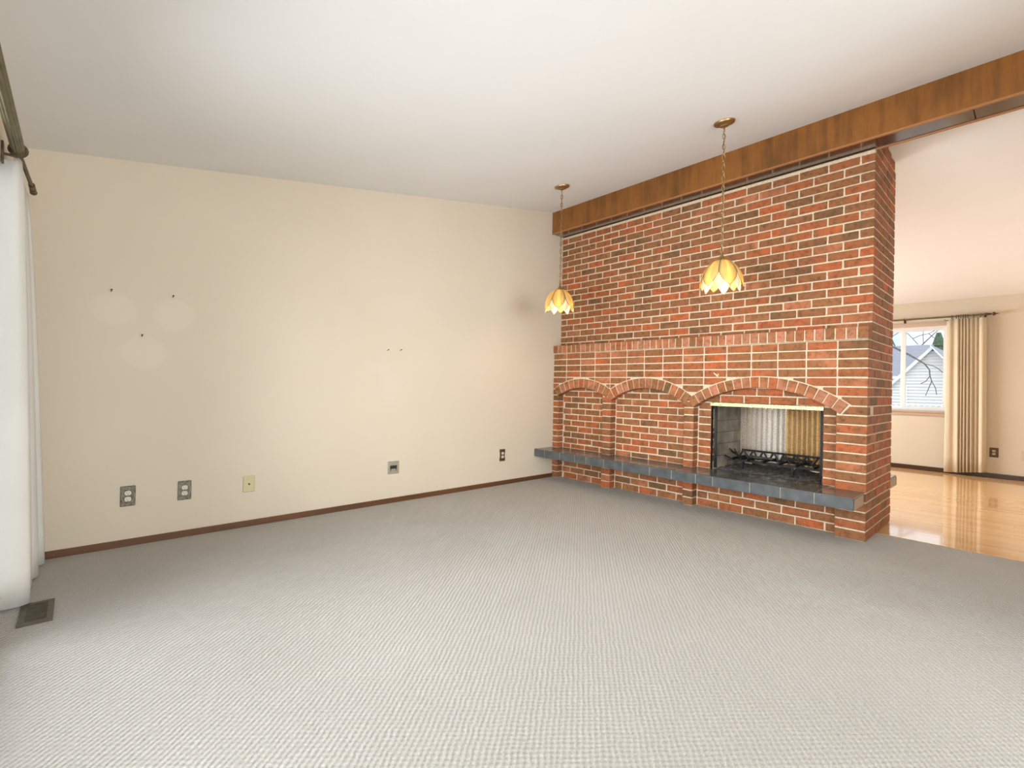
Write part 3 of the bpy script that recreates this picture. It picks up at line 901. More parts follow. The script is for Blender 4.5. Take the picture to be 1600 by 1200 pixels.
# steel edge of the opening
MB().box(PF + .002, PF + .03, OY0 - .005, OY0 + .003, OZ0, OZ1).build('steel_edge', M['iron'], fb)
MB().box(PF + .002, PF + .03, OY1 - .003, OY1 + .005, OZ0, OZ1).build('steel_edge', M['iron'], fb)
# hammered brass valance
val = MB().box(PF - .014, PF - .004, OY1 - .004, OY0 + .004, .936, .970).box(PF - .014, PF + .02, OY1 - .004, OY0 + .004, .966, .970).build('valance', M['hammered'], fp)
# mesh curtains
def mesh_panel(name, x, ya, yb, z0, z1, waves, amp, mat, seed):
    rn = random.Random(seed)
    n = waves * 8
    ph = [rn.uniform(.6, 1.4) for _ in range(waves + 1)]
    v = []; f = []
    zz = [z0, (z0 * 2 + z1) / 3, (z0 + 2 * z1) / 3, z1]
    for z in zz:
        for i in range(n + 1):
            t = i / n
            w = math.sin(t * waves * 2 * math.pi)
            a = amp * ph[min(waves, int(t * waves))]
            v.append((x + a * w, ya + (yb - ya) * t + amp * .35 * math.sin(t * waves * 4 * math.pi + seed), z))
    for r in range(len(zz) - 1):
        for i in range(n):
            f.append((r * (n + 1) + i, r * (n + 1) + i + 1, (r + 1) * (n + 1) + i + 1, (r + 1) * (n + 1) + i))
    me = mesh(name, v, f, True)
    o = obj(name, me, M[mat], fp)
    s = o.modifiers.new('thick', 'SOLIDIFY'); s.thickness = .002
    return o
o = mesh_panel('mesh_curtain', .700, -1.900, -2.335, .375, .955, 9, .012, 'mesh_grey', 3); o['label'] = 'silvery woven wire mesh curtain'
o = mesh_panel('mesh_curtain', .705, -2.335, -2.790, .375, .955, 11, .014, 'mesh_gold_lit', 5); o['label'] = 'woven wire mesh curtain with golden light in its colour'  # golden lighting of this panel is painted into its colour
o = mesh_panel('mesh_curtain', PF + .045, -1.922, -1.942, .365, .950, 3, .010, 'mesh_dark', 8); o['label'] = 'dark mesh curtain gathered at the left jamb'
o = mesh_panel('mesh_curtain', PF + .045, -2.772, -2.787, .365, .950, 2, .010, 'mesh_dark', 9); o['label'] = 'dark mesh curtain gathered at the right jamb'
for y in (-2.165, -2.225):
    MB().prism([(y - .012, .955), (y + .012, .955), (y + .008, .905), (y - .008, .905)], 'X', .672, .676).build('pull', M['bright_brass'], fp)
for y in (-2.40, -2.445):
    MB().prism([(y - .014, .955), (y + .014, .955), (y + .010, .900), (y - .010, .900)], 'X', .672, .676).build('pull', M['bronze'], fp)
MB().tube((.69, -1.90, .958), (.69, -2.80, .958), .006).build('mesh_rod', M['iron'], fp)
# ash bed, uncountable
mb = MB(); rn = random.Random(4)
nx, ny = 16, 26
vv = []; ff = []
for i in range(nx + 1):
    for j in range(ny + 1):
        x = PF + .06 + (.56) * i / nx; y = OY1 + .03 + (OY0 - OY1 - .06) * j / ny
        e = min(i, nx - i, j, ny - j)
        vv.append((x, y, OZ0 + .005 + (rn.uniform(.0, .028) if e > 0 else 0)))
for i in range(nx):
    for j in range(ny):
        a = i * (ny + 1) + j
        ff.append((a, a + ny + 1, a + ny + 2, a + 1))
ash = obj('ash', mesh('ash', vv, ff, True), M['ash'])
tag(ash, 'grey ash and cinders on the firebox floor', 'ash', kind='stuff')

# ------------------------------------------------------------------ fire grate
gr = empty('fire_grate', (.38, -2.33, OZ0 + .004))
tag(gr, 'black iron fire grate with zigzag rail inside the fireplace', 'fire grate')
gz = .425
part(MB().box(.30, .325, -2.74, -1.98, gz, gz + .02), 'rail', M['iron'], gr)
part(MB().box(.56, .585, -2.74, -1.98, gz, gz + .02), 'rail', M['iron'], gr)
part(MB().box(.545, .557, -2.72, -2.0, .498, .516), 'rail', M['iron'], gr)
for i in range(6):
    y = -2.03 - i * .132
    part(MB().box(.24, .60, y - .008, y + .008, gz + .018, gz + .034), 'bar', M['iron'], gr)
for i in range(8):
    y = -2.03 - i * .088
    part(MB().path([(.40, y - .042, .525), (.40, y, .445), (.40, y + .042, .525)], .0075, 6), 'zigzag_bar', M['iron'], gr)
part(MB().path([(.28, -1.95, .47), (.30, -2.02, .44), (.42, -2.09, .44)], .008, 6), 'bar', M['iron'], gr)
part(MB().path([(.34, -1.965, .53), (.38, -2.06, .455), (.45, -2.10, .44)], .007, 6), 'bar', M['iron'], gr)
part(MB().path([(.40, -1.955, .50), (.43, -2.04, .45)], .007, 6), 'bar', M['iron'], gr)
for x, y in ((.31, -2.10), (.31, -2.52), (.57, -2.10), (.57, -2.52)):
    part(MB().box(x - .009, x + .009, y - .009, y + .009, OZ0 + .004, gz), 'leg', M['iron'], gr)
# charred wood
for i, (x, ya, yb, z, r, lab) in enumerate(((.36, -2.15, -2.34, .474, .015, 'thin charred stick lying on the left part of the fire grate'), (.48, -2.38, -2.62, .476, .017, 'thicker charred stick lying on the right part of the fire grate'))):
    mb = MB(); rn = random.Random(i)
    pp = [(x + rn.uniform(-.01, .01), ya + (yb - ya) * k / 5, z + rn.uniform(-.003, .003)) for k in range(6)]
    for k in range(5): mb.tube(pp[k], pp[k + 1], r * (1 - .08 * k), r * (1 - .08 * (k + 1)), 8)
    tag(mb.build('charred_stick', M['soot']), lab, 'stick', 'charred wood on the fire grate')

# small brass key and nail on the bricks
kk = empty('gas_key', (0, -1.996, 1.215)); tag(kk, 'small brass gas key fixed to the brick band above the firebox', 'gas key')
part(MB().lathe([(.016, 0), (.016, -.006), (.010, -.010), (.006, -.024)], (-.001, -1.996, 1.215), 'X', 14), 'rosette', M['bright_brass'], kk)
part(MB().tube((-.024, -1.975, 1.232), (-.024, -2.014, 1.198), .0055, n=8), 'handle', M['white_plastic'], kk)
def nail(p, d, lab, L=.028, mat='iron', droop=.3):
    d = Vector(d)
    p = Vector(p)
    e = p + d * L + Vector((0, 0, L * droop))
    mb = MB().tube(p - d * .004, e, .0022, n=7).tube(e, e + (e - p).normalized() * .003, .005, n=9)
    tag(mb.build('nail', M[mat]), lab, 'nail')
nail((UF, -1.233, 1.985), (-1, 0, 0), 'black nail bent out of the upper brickwork', .045, droop=.0)

# ------------------------------------------------------------------ wall fittings
def duplex(parent, c, ax, n, mats=('white_plastic', 'black'), s=1.0):
    """two receptacle faces; ax = along-wall unit, n = outward normal"""
    c, ax, n = Vector(c), Vector(ax), Vector(n)
    for dz in (.0195, -.0195):
        mb = MB(); k = 14; v = []
        for h in (0, .004):
            for i in range(k):
                t = 2 * math.pi * i / k
                q = Vector((math.cos(t) * .0172, max(-.0135, min(.0135, math.sin(t) * .0172))))
                v.append(c + ax * q.x * s + Vector((0, 0, (q.y + dz) * s)) + n * (.004 + h))
        f = [(i, (i + 1) % k, k + (i + 1) % k, k + i) for i in range(k)] + [tuple(range(k)), tuple(range(k, 2 * k))]
        mb.add(v, f)
        r = part(mb, 'receptacle', M[mats[0]], parent)
        sl = MB()
        for u, w, hgt in ((-.0062, .0022, .008), (.0062, .0022, .0065), (0, .0045, .0045)):
            zz = dz + (.003 if u else -.0075)
            for_v = [c + ax * (u + a * w / 2) * s + Vector((0, 0, (zz + b * hgt / 2) * s)) + n * h for h in (.0075, .0086) for a, b in ((-1, -1), (1, -1), (1, 1), (-1, 1))]
            sl.add(for_v, [(0, 1, 2, 3), (4, 5, 6, 7), (0, 1, 5, 4), (1, 2, 6, 5), (2, 3, 7, 6), (3, 0, 4, 7)])
        sl.build('slot', M[mats[1]], r)

def plate_mesh(c, ax, n, w, h, d=.005, cut=0.0):
    c, ax, n = Vector(c), Vector(ax), Vector(n)
    mb = MB()
    o2 = [(-w / 2 + cut, -h / 2), (w / 2 - cut, -h / 2), (w / 2, -h / 2 + cut), (w / 2, h / 2 - cut), (w / 2 - cut, h / 2), (-w / 2 + cut, h / 2), (-w / 2, h / 2 - cut), (-w / 2, -h / 2 + cut)]
    v = []
    for hh, sc in ((0, 1), (d * .6, 1), (d, .93)):
        for x, z in o2: v.append(c + ax * x * sc + Vector((0, 0, z * sc)) + n * hh)
    k = len(o2)
    f = [(r * k + i, r * k + (i + 1) % k, (r + 1) * k + (i + 1) % k, (r + 1) * k + i) for r in (0, 1) for i in range(k)] + [tuple(range(k)), tuple(range(2 * k, 3 * k))]
    return mb.add(v, f)

def ornate_outlet(x, z, lab):
    r = empty('outlet', (x, 0, z)); tag(r, lab, 'outlet', 'ornate pewter outlets on the beige wall')
    c, ax, n = (x, 0, z), (1, 0, 0), (0, -1, 0)
    part(plate_mesh(c, ax, n, .078, .130, .006, .004), 'plate', M['ornate'], r)
    rel = MB()
    for s_ in (-1, 1):
        pts_ = [(x + s_ * (.018 + .014 * math.cos(t)), -.0065, z + .034 * math.sin(t)) for t in [math.pi * (-.5 + i / 8) for i in range(9)]]
        rel.path(pts_, .0026, 6)
        for q in (-1, 1):
            rel.path([(x + s_ * .031, -.006, z + q * .036), (x + s_ * .024, -.006, z + q * .043), (x + s_ * .012, -.006, z + q * .050), (x, -.006, z + q * .058)], .0016, 5)
            rel.torus((x + s_ * .026, -.006, z + q * .054), .005, .0014, (0, 1, 0), 10, 5)
    part(rel, 'relief', M['ornate_hi'], r)
    duplex(r, (x, -.002, z), ax, n)
    return r
ornate_outlet(-3.992, .321, 'ornate pewter outlet nearest the white curtain on the beige wall')
ornate_outlet(-3.688, .319, 'ornate pewter outlet between the other ornate outlet and the almond plate')
r = empty('cable_plate', (-3.291, 0, .314)); tag(r, 'almond plastic cable jack plate on the beige wall', 'wall plate')
part(plate_mesh((-3.291, 0, .314), (1, 0, 0), (0, -1, 0), .078, .118, .009, .003), 'plate', M['cream_plastic'], r)
part(MB().lathe([(.006, 0), (.006, -.008), (.003, -.010)], (-3.291, -.009, .314), 'Y', 12), 'jack', M['bronze'], r)
for q in (-1, 1): part(MB().lathe([(.0035, 0), (.003, -.002)], (-3.291, -.009, .314 + q * .030), 'Y', 10), 'screw', M['cream_plastic'], r)
r = empty('vacuum_inlet', (-2.110, 0, .318)); tag(r, 'square grey wall plate with dark slot on the beige wall', 'wall plate')
part(plate_mesh((-2.110, 0, .318), (1, 0, 0), (0, -1, 0), .112, .114, .006, .003), 'plate', M['steel'], r)
part(MB().box(-2.143, -2.077, -.009, -.005, .307, .337), 'slot', M['black'], r)
part(MB().box(-2.139, -2.133, -.008, -.005, .288, .306).box(-2.086, -2.080, -.008, -.005, .288, .306), 'clip', M['bronze'], r)
r = empty('outlet', (-.798, 0, .323)); tag(r, 'small brown outlet with scalloped plate beside the slate hearth', 'outlet')
sc = [(-.034, -.064), (.034, -.064), (.036, -.045), (.030, -.02), (.030, .02), (.036, .045), (.034, .064), (-.034, .064), (-.036, .045), (-.030, .02), (-.030, -.02), (-.036, -.045)]
part(MB().prism([(-.798 + p * 1.1, .323 + q) for p, q in sc], 'Y', -.006, 0), 'plate', M['brown_plastic'], r)
duplex(r, (-.798, -.003, .323), (1, 0, 0), (0, -1, 0))
r = empty('outlet', (XR, -3.541, .331)); tag(r, 'dark brown outlet on the far wall beside the cream drape', 'outlet')
part(plate_mesh((XR, -3.541, .331), (0, 1, 0), (-1, 0, 0), .085, .125, .006, .004), 'plate', M['brown_plastic'], r)
duplex(r, (XR - .002, -3.541, .331), (0, 1, 0), (-1, 0, 0), ('cream_plastic', 'black'))
r = empty('cable_plate', (XR, -3.830, .318)); tag(r, 'pale plastic plate on the far wall at the picture edge', 'wall plate')
part(plate_mesh((XR, -3.830, .318), (0, 1, 0), (-1, 0, 0), .078, .118, .006, .003), 'plate', M['cream_plastic'], r)
part(MB().lathe([(.005, 0), (.005, -.008)], (XR - .006, -3.83, .318), 'X', 10), 'jack', M['bronze'], r)
nail((-4.097, 0, 1.623), (0, -1, 0), 'nail above the leftmost round pale patch')
nail((-3.779, 0, 1.629), (0, -1, 0), 'nail above the rightmost round pale patch')
nail((-3.940, 0, 1.352), (0, -1, 0), 'nail above the lowest round pale patch')
nail((-2.194, 0, 1.373), (0, -1, 0), 'left one of the two nails side by side')
nail((-2.066, 0, 1.381), (0, -1, 0), 'right one of the two nails side by side')

# floor register
vr = empty('floor_register', (-4.362, -.88, 0)); tag(vr, 'dark metal floor register in the carpet by the white curtain', 'floor vent')
fr = MB()
vx0, vx1, vy0, vy1 = -4.420, -4.306, -1.010, -.735
fr.box(vx0, vx1, vy0, vy0 + .030, 0, .006).box(vx0, vx1, vy1 - .030, vy1, 0, .006).box(vx0, vx0 + .022, vy0 + .030, vy1 - .030, 0, .006).box(vx1 - .022, vx1, vy0 + .030, vy1 - .030, 0, .006)
part(fr, 'frame', M['vent'], vr)
part(MB().box(vx0 + .02, vx1 - .02, vy0 + .028, vy1 - .028, -.002, .001), 'duct', M['black'], vr)
for i in range(17):
    y = vy0 + .036 + i * .0124
    part(MB().box(vx0 + .02, vx1 - .02, y - .0024, y + .0024, .000, .005), 'louver', M['vent'], vr)

# ------------------------------------------------------------------ pendants
def pendant(y0, lab, rot):
    x0 = -.782
    zc_ = ceil1(x0)
    root = empty('pendant_lamp', (x0, y0, zc_)); tag(root, lab, 'pendant lamp', 'lotus pendant lamps hanging before the fireplace')
    n = Vector((-.1735, 0, 1)).normalized()
    cm = MB().lathe([(.030, -.030), (.034, -.024), (.050, -.020), (.056, -.014), (.070, -.012), (.073, -.004), (.073, .0)], n=28)
    R = n.to_track_quat('Z', 'X').to_matrix()
    cm.v = [R @ Vector(q) + Vector((x0, y0, zc_)) for q in cm.v]
    part(cm, 'canopy', M['brass'], root, smooth=True, auto=40)
    part(MB().torus((x0, y0, zc_ - .038), .010, .0025, (1, 0, 0)), 'hook', M['brass'], root)
    top = 2.075
    ch = MB(); z = zc_ - .046; i = 0
    while z > top + .03:
        a = rot + (0 if i % 2 else math.pi / 2)
        nr = (math.cos(a), math.sin(a), 0)
        # long oval link
        h, w, r = .022, .0100, .0030
        pts_ = []
        side = Vector((-math.sin(a), math.cos(a), 0))
        for k in range(12):
            t = 2 * math.pi * k / 12
            pts_.append(Vector((x0, y0, z - h + .0)) + side * (w * math.sin(t)) + Vector((0, 0, h * math.cos(t))))
        ch.path(pts_ + [pts_[0]], r, 5)
        z -= 2 * h - .006; i += 1
    part(ch, 'chain', M['brass'], root)
    part(MB().path([(x0 + .003 * math.sin(k * 1.3), y0 + .003 * math.cos(k * 1.3), zc_ - .03 - (zc_ - .03 - top) * k / 30) for k in range(31)], .0018, 5), 'cord', M['bronze'], root)
    part(MB().lathe([(.004, top + .02), (.008, top), (.011, top - .015), (.022, top - .035), (.036, top - .048), (.040, top - .056), (.034, top - .060)], (x0, y0, 0), n=20), 'cap', M['brass'], root, smooth=True, auto=50)
    zt = top - .050
    def rad(u):    # shade profile
        return .036 + .102 * math.sin(min(1, u * 1.18) * math.pi / 2) ** .85 + (.006 * max(0, u - .8) / .2)
    def petal(a0, name, mat, length, half, shrink, rib):
        nu_, nv = 12, 6; v = []; f = []; L = []; Rr = []
        for i in range(nu_ + 1):
            u = i / nu_
            w = half * (1.0 if u < .5 else math.cos((u - .5) / .5 * math.pi / 2) ** .8)
            w = max(w, .012)
            r = rad(u) * shrink
            zz = zt - length * (u ** 1.25 * .93 + .07 * u)
            for j in range(nv + 1):
                q = -1 + 2 * j / nv
                a = a0 + q * w
                rr = r * (1 + .05 * (1 - q * q))
                p = (x0 + rr * math.cos(a), y0 + rr * math.sin(a), zz)
                v.append(p)
                if j == 0: L.append(p)
                if j == nv: Rr.append(p)
        for i in range(nu_):
            for j in range(nv):
                k = i * (nv + 1) + j
                f.append((k, k + 1, k + nv + 2, k + nv + 1))
        o = obj(name, mesh(name, v, f, True), M[mat], root)
        o.matrix_parent_inverse = Matrix.Translation(root.location).inverted()
        s = o.modifiers.new('thick', 'SOLIDIFY'); s.thickness = .0025; s.offset = 0
        if rib:
            MB().path(L + Rr[::-1], .0024, 5).build('came', M['brass'], o)
    for k in range(6):
        a = rot + k * math.pi / 3
        petal(a + math.pi / 6, 'inner_petal', 'petal_in', .222, .46, .93, False)
    for k in range(6):
        a = rot + k * math.pi / 3
        petal(a, 'petal', 'petal', .203, math.pi / 6 - .012, 1.0, True)
    part(MB().lathe([(.014, top - .055), (.016, top - .09), (.013, top - .10)], (x0, y0, 0), n=14), 'socket', M['white_plastic'], root)
    part(MB().lathe([(.008, top - .095), (.018, top - .11), (.027, top - .135), (.026, top - .155), (.015, top - .172), (.004, top - .177)], (x0, y0, 0), n=16), 'bulb', M['bulb'], root, smooth=True)
    ld = bpy.data.lights.new('bulb_light', 'POINT'); ld.energy = 3.6; ld.color = (1.0, .70, .36); ld.shadow_soft_size = .05
    lo_ = bpy.data.objects.new('bulb_light', ld); COL.objects.link(lo_)
    lo_.parent = root; lo_.location = (0, 0, top - .145 - zc_)
    lo_.location.z -= .03
    return root
toward = math.atan2(H_EYE.y + 1.6, H_EYE.x + .78)
pendant(-.787, 'amber lotus pendant lamp on a long chain nearest the beige wall', toward + .05)
pendant(-2.369, 'amber lotus pendant lamp hanging in front of the middle of the brickwork', toward + .22)

# ------------------------------------------------------------------ curtains
def catmull(pts, sub):
    out = []
    P = [pts[0]] + list(pts) + [pts[-1]]
    for i in range(1, len(P) - 2):
        p0, p1, p2, p3 = [Vector(q) for q in P[i - 1:i + 3]]
        for k in range(sub):
            t = k / sub
            out.append(.5 * ((2 * p1) + (p2 - p0) * t + (2 * p0 - 5 * p1 + 4 * p2 - p3) * t * t + (3 * p1 - p0 - 3 * p2 + p3) * t ** 3))
    out.append(Vector(pts[-1]))
    return out
def drape(name, top, bot, z1, z0, mat, rows=14, sub=6, ease=.6, ztop=None, hem=None, thick=.004):
    a, b = catmull(top, sub), catmull(bot, sub)
    n = len(a); v = []; f = []
    for r in range(rows + 1):
        t = r / rows
        e = t ** ease
        for i in range(n):
            p = a[i].lerp(b[i], e)
            zt_ = z1 + (ztop(i / (n - 1)) if ztop else 0); zb_ = z0 + (hem(i / (n - 1)) if hem else 0)
            v.append((p.x, p.y, zt_ + (zb_ - zt_) * t))
    for r in range(rows):
        for i in range(n - 1):
            k = r * n + i
            f.append((k, k + 1, k + n + 1, k + n))
    o = obj(name, mesh(name, v, f, True), M[mat])
    s = o.modifiers.new('thick', 'SOLIDIFY'); s.thickness = thick; s.offset = 0
    return o
bot = [(-4.47, -.10), (-4.366, -.128), (-4.44, -.18), (-4.455, -.25), (-4.385, -.31), (-4.40, -.385), (-4.465, -.43), (-4.40, -.50), (-4.415, -.58), (-4.47, -.63), (-4.405, -.69), (-4.393, -.745), (-4.425, -.772), (-4.468, -.775), (-4.535, -.765)]
top_ = [(-4.480, -.28), (-4.460, -.30), (-4.476, -.33), (-4.484, -.36), (-4.464, -.39), (-4.468, -.43), (-4.486, -.46), (-4.466, -.50), (-4.468, -.55), (-4.488, -.59), (-4.466, -.65), (-4.456, -.72), (-4.466, -.790), (-4.486, -.795), (-4.535, -.780)]
c1 = drape('curtain', top_, bot, 2.055, .012, 'curtain', ease=.75, ztop=lambda u: .045 if .72 < u < .9 else 0)
tag(c1, 'white floor length curtain gathered at the left corner', 'curtain')
c1.data.materials.append(M['curtain'])
rodx, rodz = -4.458, 2.088
r = empty('curtain_rod', (rodx, -.8, rodz)); tag(r, 'thick olive bronze fluted curtain rod above the white curtain', 'curtain rod')
fl = MB(); n = 28; v = []
for y in (-4.6, -.83):
    for i in range(n):
        t = 2 * math.pi * i / n
        rr = .0235 if i % 2 else .0205
        v.append((rodx + rr * math.cos(t), y, rodz + rr * math.sin(t)))
fl.add(v, [(i, (i + 1) % n, n + (i + 1) % n, n + i) for i in range(n)] + [tuple(range(n)), tuple(range(n, 2 * n))])
part(fl, 'rod', M['rod'], r)
part(MB().tube((rodx, -.83, rodz), (rodx + .016, -.30, rodz), .0085, n=12), 'inner_rod', M['bronze'], r)
part(MB().lathe([(.008, -.36), (.0135, -.355), (.0135, -.29), (.010, -.285), (.014, -.28), (.0135, -.25), (.008, -.243), (.013, -.232), (.016, -.215), (.012, -.200), (.004, -.192)], (rodx + .016, 0, rodz), 'Y', 16), 'finial', M['bronze'], r, smooth=True, auto=40)
bk_ = MB().tube((XL, -.86, rodz - .03), (rodx, -.86, rodz - .03), .006).torus((rodx, -.86, rodz), .029, .005, (0, 1, 0), 18, 6).box(XL, XL + .008, -.88, -.84, rodz - .07, rodz + .02)
for k in range(0):
    bk_.torus((rodx - .012 + .004 * k, -.80 + .012 * (k % 2), rodz - .034 - .006 * k), .010, .0024, (math.cos(k), math.sin(k), .4), 10, 5)
part(bk_, 'bracket', M['bronze'], r)

# far drape
YW0, YW1 = -3.055, -3.470
dt, db = [], []
nf = 11
rn = random.Random(12)
tb = [(4.665, -3.058), (4.640, -3.075), (4.632, -3.11), (4.650, -3.150), (4.628, -3.180), (4.600, -3.196), (4.672, -3.212), (4.606, -3.226), (4.676, -3.242), (4.600, -3.258), (4.676, -3.275), (4.602, -3.292), (4.676, -3.312), (4.612, -3.328), (4.680, -3.350), (4.640, -3.372), (4.684, -3.392), (4.620, -3.412), (4.600, -3.438), (4.650, -3.462), (4.690, -3.474)]
tt = [(4.660, -3.066), (4.645, -3.080), (4.635, -3.105), (4.655, -3.135), (4.635, -3.160), (4.622, -3.178), (4.668, -3.196), (4.626, -3.212), (4.670, -3.228), (4.626, -3.243), (4.670, -3.258), (4.628, -3.273), (4.670, -3.292), (4.632, -3.310), (4.672, -3.334), (4.645, -3.358), (4.676, -3.378), (4.632, -3.398), (4.622, -3.424), (4.655, -3.446), (4.682, -3.458)]
tb = [(4.648 + (x_ - 4.648) * .62, y_) for x_, y_ in tb]
tt = [(4.648 + (x_ - 4.648) * .7, y_) for x_, y_ in tt]
c2 = drape('drape', tt, tb, 2.118, .015, 'drape', rows=10, sub=5, ease=.8, hem=lambda u: .05 * u)
tag(c2, 'cream pinch pleated drape beside the far window', 'curtain')
c2.data.materials.append(M['drape'])
rx, rz = 4.655, 2.158
r = empty('curtain_rod', (rx, -2.5, rz)); tag(r, 'slim dark bronze curtain rod with rings above the far window', 'curtain rod')
part(MB().tube((rx, -1.62, rz), (rx, -3.46, rz), .0125, n=14), 'rod', M['rod'], r)
part(MB().lathe([(.014, -3.445), (.019, -3.452), (.019, -3.466), (.012, -3.470), (.015, -3.49), (.008, -3.498), (.012, -3.506), (.026, -3.520), (.020, -3.535), (.007, -3.545), (.006, -3.562), (.003, -3.568)][::-1], (rx, 0, rz), 'Y', 16), 'finial', M['bronze'], r, smooth=True, auto=40)
for y in (-3.115, -3.160, -3.182, -3.205, -3.228, -3.250, -3.272, -3.330, -3.40):
    part(MB().torus((rx, y, rz - .006), .023, .0045, (0, 1, 0), 16, 6), 'ring', M['bronze'], r)
for y in (-1.75, -2.60, -3.44):
    part(MB().tube((XR, y, rz - .02), (rx, y, rz - .02), .006).torus((rx, y, rz), .018, .005, (0, 1, 0), 14, 6).box(XR - .006, XR, y - .012, y + .012, rz - .06, rz + .02), 'bracket', M['bronze'], r)
part(MB().path([(rx - .01, -3.04, rz - .035), (rx - .01, -3.05, rz - .05), (rx - .01, -3.10, rz - .052), (rx - .01, -3.12, rz - .045), (rx - .01, -3.135, rz - .02)], .004, 6), 'tieback_hook', M['bronze'], r)

# ------------------------------------------------------------------ outdoors
structure(MB().box(5.0, 90, -50, 60, -.75, -.55).build('ground', M['bounce_ground']), 'ground outside the far window made pale to bounce light')  # ground made pale so it bounces light onto the siding
# gabled neighbour
nh = empty('neighbour_house', (30, 0, -.55)); tag(nh, 'white sided gabled house seen through the far window', 'house')
AY, AZ = -.053, 3.62
GL, GR, GZ = 2.10, -1.95, 1.15
wm = MB()
k = 0
zz = -.55
while zz < AZ - .1:
    z2 = zz + .17
    def span(z):
        t = min(1, max(0, (AZ - z) / (AZ - GZ)))
        return AY + (GL - AY) * t, AY + (GR - AY) * t
    a0, b0 = span(zz); a1, b1 = span(min(z2, AZ - .02))
    wm.add([(29.85, a0, zz + .035), (29.85, b0, zz + .035), (30.0, b1, z2), (30.0, a1, z2), (30.05, a0, zz), (30.05, b0, zz), (29.85, a0, zz), (29.85, b0, zz)], [(0, 1, 2, 3), (6, 7, 1, 0), (6, 4, 5, 7)])
    zz = z2
wall_o = part(wm, 'siding', M['siding'], nh); wall_o['kind'] = 'stuff'
part(MB().prism([(GL, -.5), (GR, -.5), (GR, GZ), (AY, AZ - .03), (GL, GZ)], 'X', 30.05, 38), 'wall', M['pale_wall'], nh)
def slab(y0, z0, y1, z1, t, x0, x1):
    return MB().prism([(y0, z0), (y1, z1), (y1, z1 + t), (y0, z0 + t)], 'X', x0, x1)
sl_l = (AZ - GZ) / (GL - AY); sl_r = (AZ - GZ) / (AY - GR)
part(slab(AY, AZ, GL + .4, GZ - .4 * sl_l, .10, 29.7, 38), 'roof', M['shingle'], nh)
part(slab(AY, AZ, GR - .4, GZ - .4 * sl_r, .10, 29.0, 38), 'roof', M['shingle'], nh)
part(slab(AY, AZ - .12, GL + .4, GZ - .4 * sl_l - .12, .22, 29.64, 29.70), 'fascia', M['fascia'], nh)
part(slab(AY, AZ - .02, GR - .4, GZ - .4 * sl_r - .02, .10, 28.94, 29.0), 'fascia', M['fascia'], nh)
wf = MB().box(29.88, 29.95, 1.00, 1.12, -.5, 1.6)
part(wf, 'corner_board', M['fascia'], nh)
# rear house with long grey roof
rh = empty('neighbour_house', (46, 7, -.55)); tag(rh, 'grey roofed house behind the white gabled house', 'house')
part(MB().box(42, 50, 1.9, 13, -.55, 2.6), 'wall', M['pale_wall'], rh)
part(MB().prism([(41.2, 2.4), (46, 5.05), (50.8, 2.4), (50.8, 2.25), (46, 4.9), (41.2, 2.25)], 'Y', 1.75, 13.4), 'roof', M['shingle'], rh)
part(MB().box(41.15, 41.22, 1.75, 13.4, 2.2, 2.4), 'fascia', M['fascia'], rh)
# picket fence
fe = empty('picket_fence', (14, -1, -.55)); tag(fe, 'white picket fence below the far window view', 'fence')
for i in range(26):
    y = -2.6 + i * .13
    part(MB().prism([(y - .04, -.55), (y + .04, -.55), (y + .04, .72), (y, .80), (y - .04, .72)], 'X', 14, 14.02), 'picket', M['fascia'], fe)
part(MB().box(14.02, 14.06, -2.7, .8, .45, .53), 'fence_rail', M['fascia'], fe)
part(MB().box(14.02, 14.06, -2.7, .8, -.2, -.12), 'fence_rail', M['fascia'], fe)
def blob(name, c, r, mat, seed, lab, cat):
    bm = bmesh.new(); bmesh.ops.create_icosphere(bm, subdivisions=3, radius=1)
    rn = random.Random(seed)
    for v in bm.verts:
        v.co *= 1 + rn.uniform(-.14, .14)
        v.co = Vector((v.co.x * r[0], v.co.y * r[1], v.co.z * r[2]))
    me = bpy.data.meshes.new(name); bm.to_mesh(me); bm.free()
    o = obj(name, me, M[mat], None, c)
    return tag(o, lab, cat)
ev = empty('evergreen_tree', (56, 2.5, -.55)); tag(ev, 'dark evergreen tree behind the houses', 'tree')
mb = MB()
for i in range(7):
    z = .6 + i * .85; rr = 2.3 * (1 - i / 8)
    pr = [(rr, z), (rr * .35, z + 1.3)]
    mb.lathe([(rr, z), (rr * .8, z + .2), (rr * .3, z + 1.25)], (56, 2.5, 0), n=11)
part(mb, 'foliage', M['green'], ev)
part(MB().tube((56, 2.5, -.55), (56, 2.5, 1.0), .2), 'trunk', M['bark'], ev)
blob('shrub', (8.6, -2.06, .62), (.20, .15, .30), 'shrub', 3, 'small grey green shrub at the bottom of the far window', 'shrub').location.z = .50
part_tr = MB().tube((8.6, -2.06, -.55), (8.6, -2.06, .5), .02)
sh = bpy.data.objects['shrub']
st = part_tr.build('stem', M['bark'], None); st.parent = sh; st.matrix_parent_inverse = Matrix.Translation(sh.location).inverted()
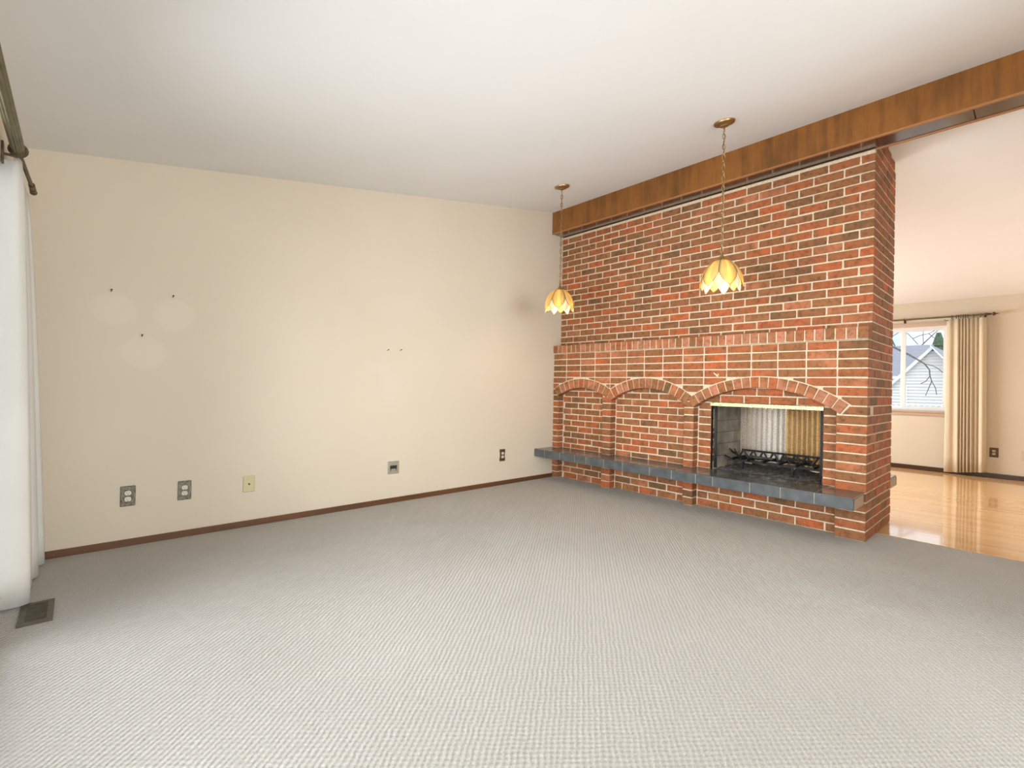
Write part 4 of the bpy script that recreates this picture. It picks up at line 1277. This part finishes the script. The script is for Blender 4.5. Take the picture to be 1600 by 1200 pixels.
# bare trees
def bare_tree(base, height, seed, lab, limbs):
    t = empty('bare_tree', base); tag(t, lab, 'tree', 'leafless trees outside')
    rn = random.Random(seed); mb = MB()
    def grow(p, d, L, r, depth):
        q = p
        for s in range(3):
            d = (d + Vector((rn.uniform(-.18, .18), rn.uniform(-.18, .18), rn.uniform(-.05, .12)))).normalized()
            q2 = q + d * L / 3
            mb.tube(q, q2, r, r * .86, 5, False); q = q2; r *= .86
            if depth > 0 and s > 0:
                e = (d + Vector((rn.uniform(-.9, .9), rn.uniform(-.9, .9), rn.uniform(-.2, .7)))).normalized()
                grow(q, e, L * .66, r * .6, depth - 1)
        if depth > 0: grow(q, d, L * .7, r * .8, depth - 1)
    part(MB().tube(base, Vector(base) + Vector((0, 0, height * .45)), .09, .07, 8), 'trunk', M['bark'], t)
    for d in limbs: grow(Vector(base) + Vector((0, 0, height * .43)), Vector(d).normalized(), height * .33, .075, 3)
    part(mb, 'branches', M['bark'], t)['kind'] = 'stuff'
    return t
bare_tree((53, 4.7, -.55), 10.5, 5, 'distant leafless tree rising behind the grey roof', [(0, .3, 1), (.2, -.6, .8), (-.2, .8, .7), (.1, -.2, 1)])
# one long low limb of a nearer tree reaching across the view
t2 = empty('bare_tree', (9.4, -.6, -.55)); tag(t2, 'near leafless tree with a long drooping branch across the window', 'tree', 'leafless trees outside')
part(MB().tube((9.4, -.6, -.55), (9.35, -.75, 1.2), .11, .09, 8).tube((9.35, -.75, 1.2), (9.2, -1.0, 3.6), .09, .05, 8), 'trunk', M['bark'], t2)
bm_ = MB()
main = [(9.25, -.95, 2.55), (9.1, -1.55, 2.25), (9.0, -2.03, 1.935), (9.0, -2.17, 1.83), (9.0, -2.30, 1.725), (9.0, -2.38, 1.60), (9.0, -2.39, 1.47), (9.0, -2.42, 1.36), (9.0, -2.37, 1.20), (9.0, -2.325, 1.05)]
rr = .030
for a, b in zip(main[:-1], main[1:]):
    bm_.tube(a, b, rr, rr * .84, 6); rr *= .84
for tw in ([(9.0, -2.30, 1.725), (9.0, -2.42, 1.69), (9.0, -2.52, 1.62), (9.05, -2.62, 1.50)], [(9.0, -2.42, 1.36), (9.0, -2.48, 1.22), (9.0, -2.50, 1.08)], [(9.0, -2.39, 1.47), (9.0, -2.33, 1.36), (9.0, -2.24, 1.30)], [(9.05, -1.9, 2.45), (9.0, -2.03, 2.37), (9.0, -2.10, 2.27), (9.0, -2.19, 2.14)], [(9.0, -2.10, 2.27), (9.0, -2.22, 2.33), (9.0, -2.36, 2.36), (9.0, -2.5, 2.44)], [(9.0, -2.36, 2.36), (9.0, -2.44, 2.27), (9.0, -2.55, 2.24)], [(9.1, -1.55, 2.25), (9.05, -1.75, 2.35), (9.05, -1.9, 2.45)]):
    bm_.path(tw, .008, 5)
part(bm_, 'branches', M['bark'], t2)['kind'] = 'stuff'
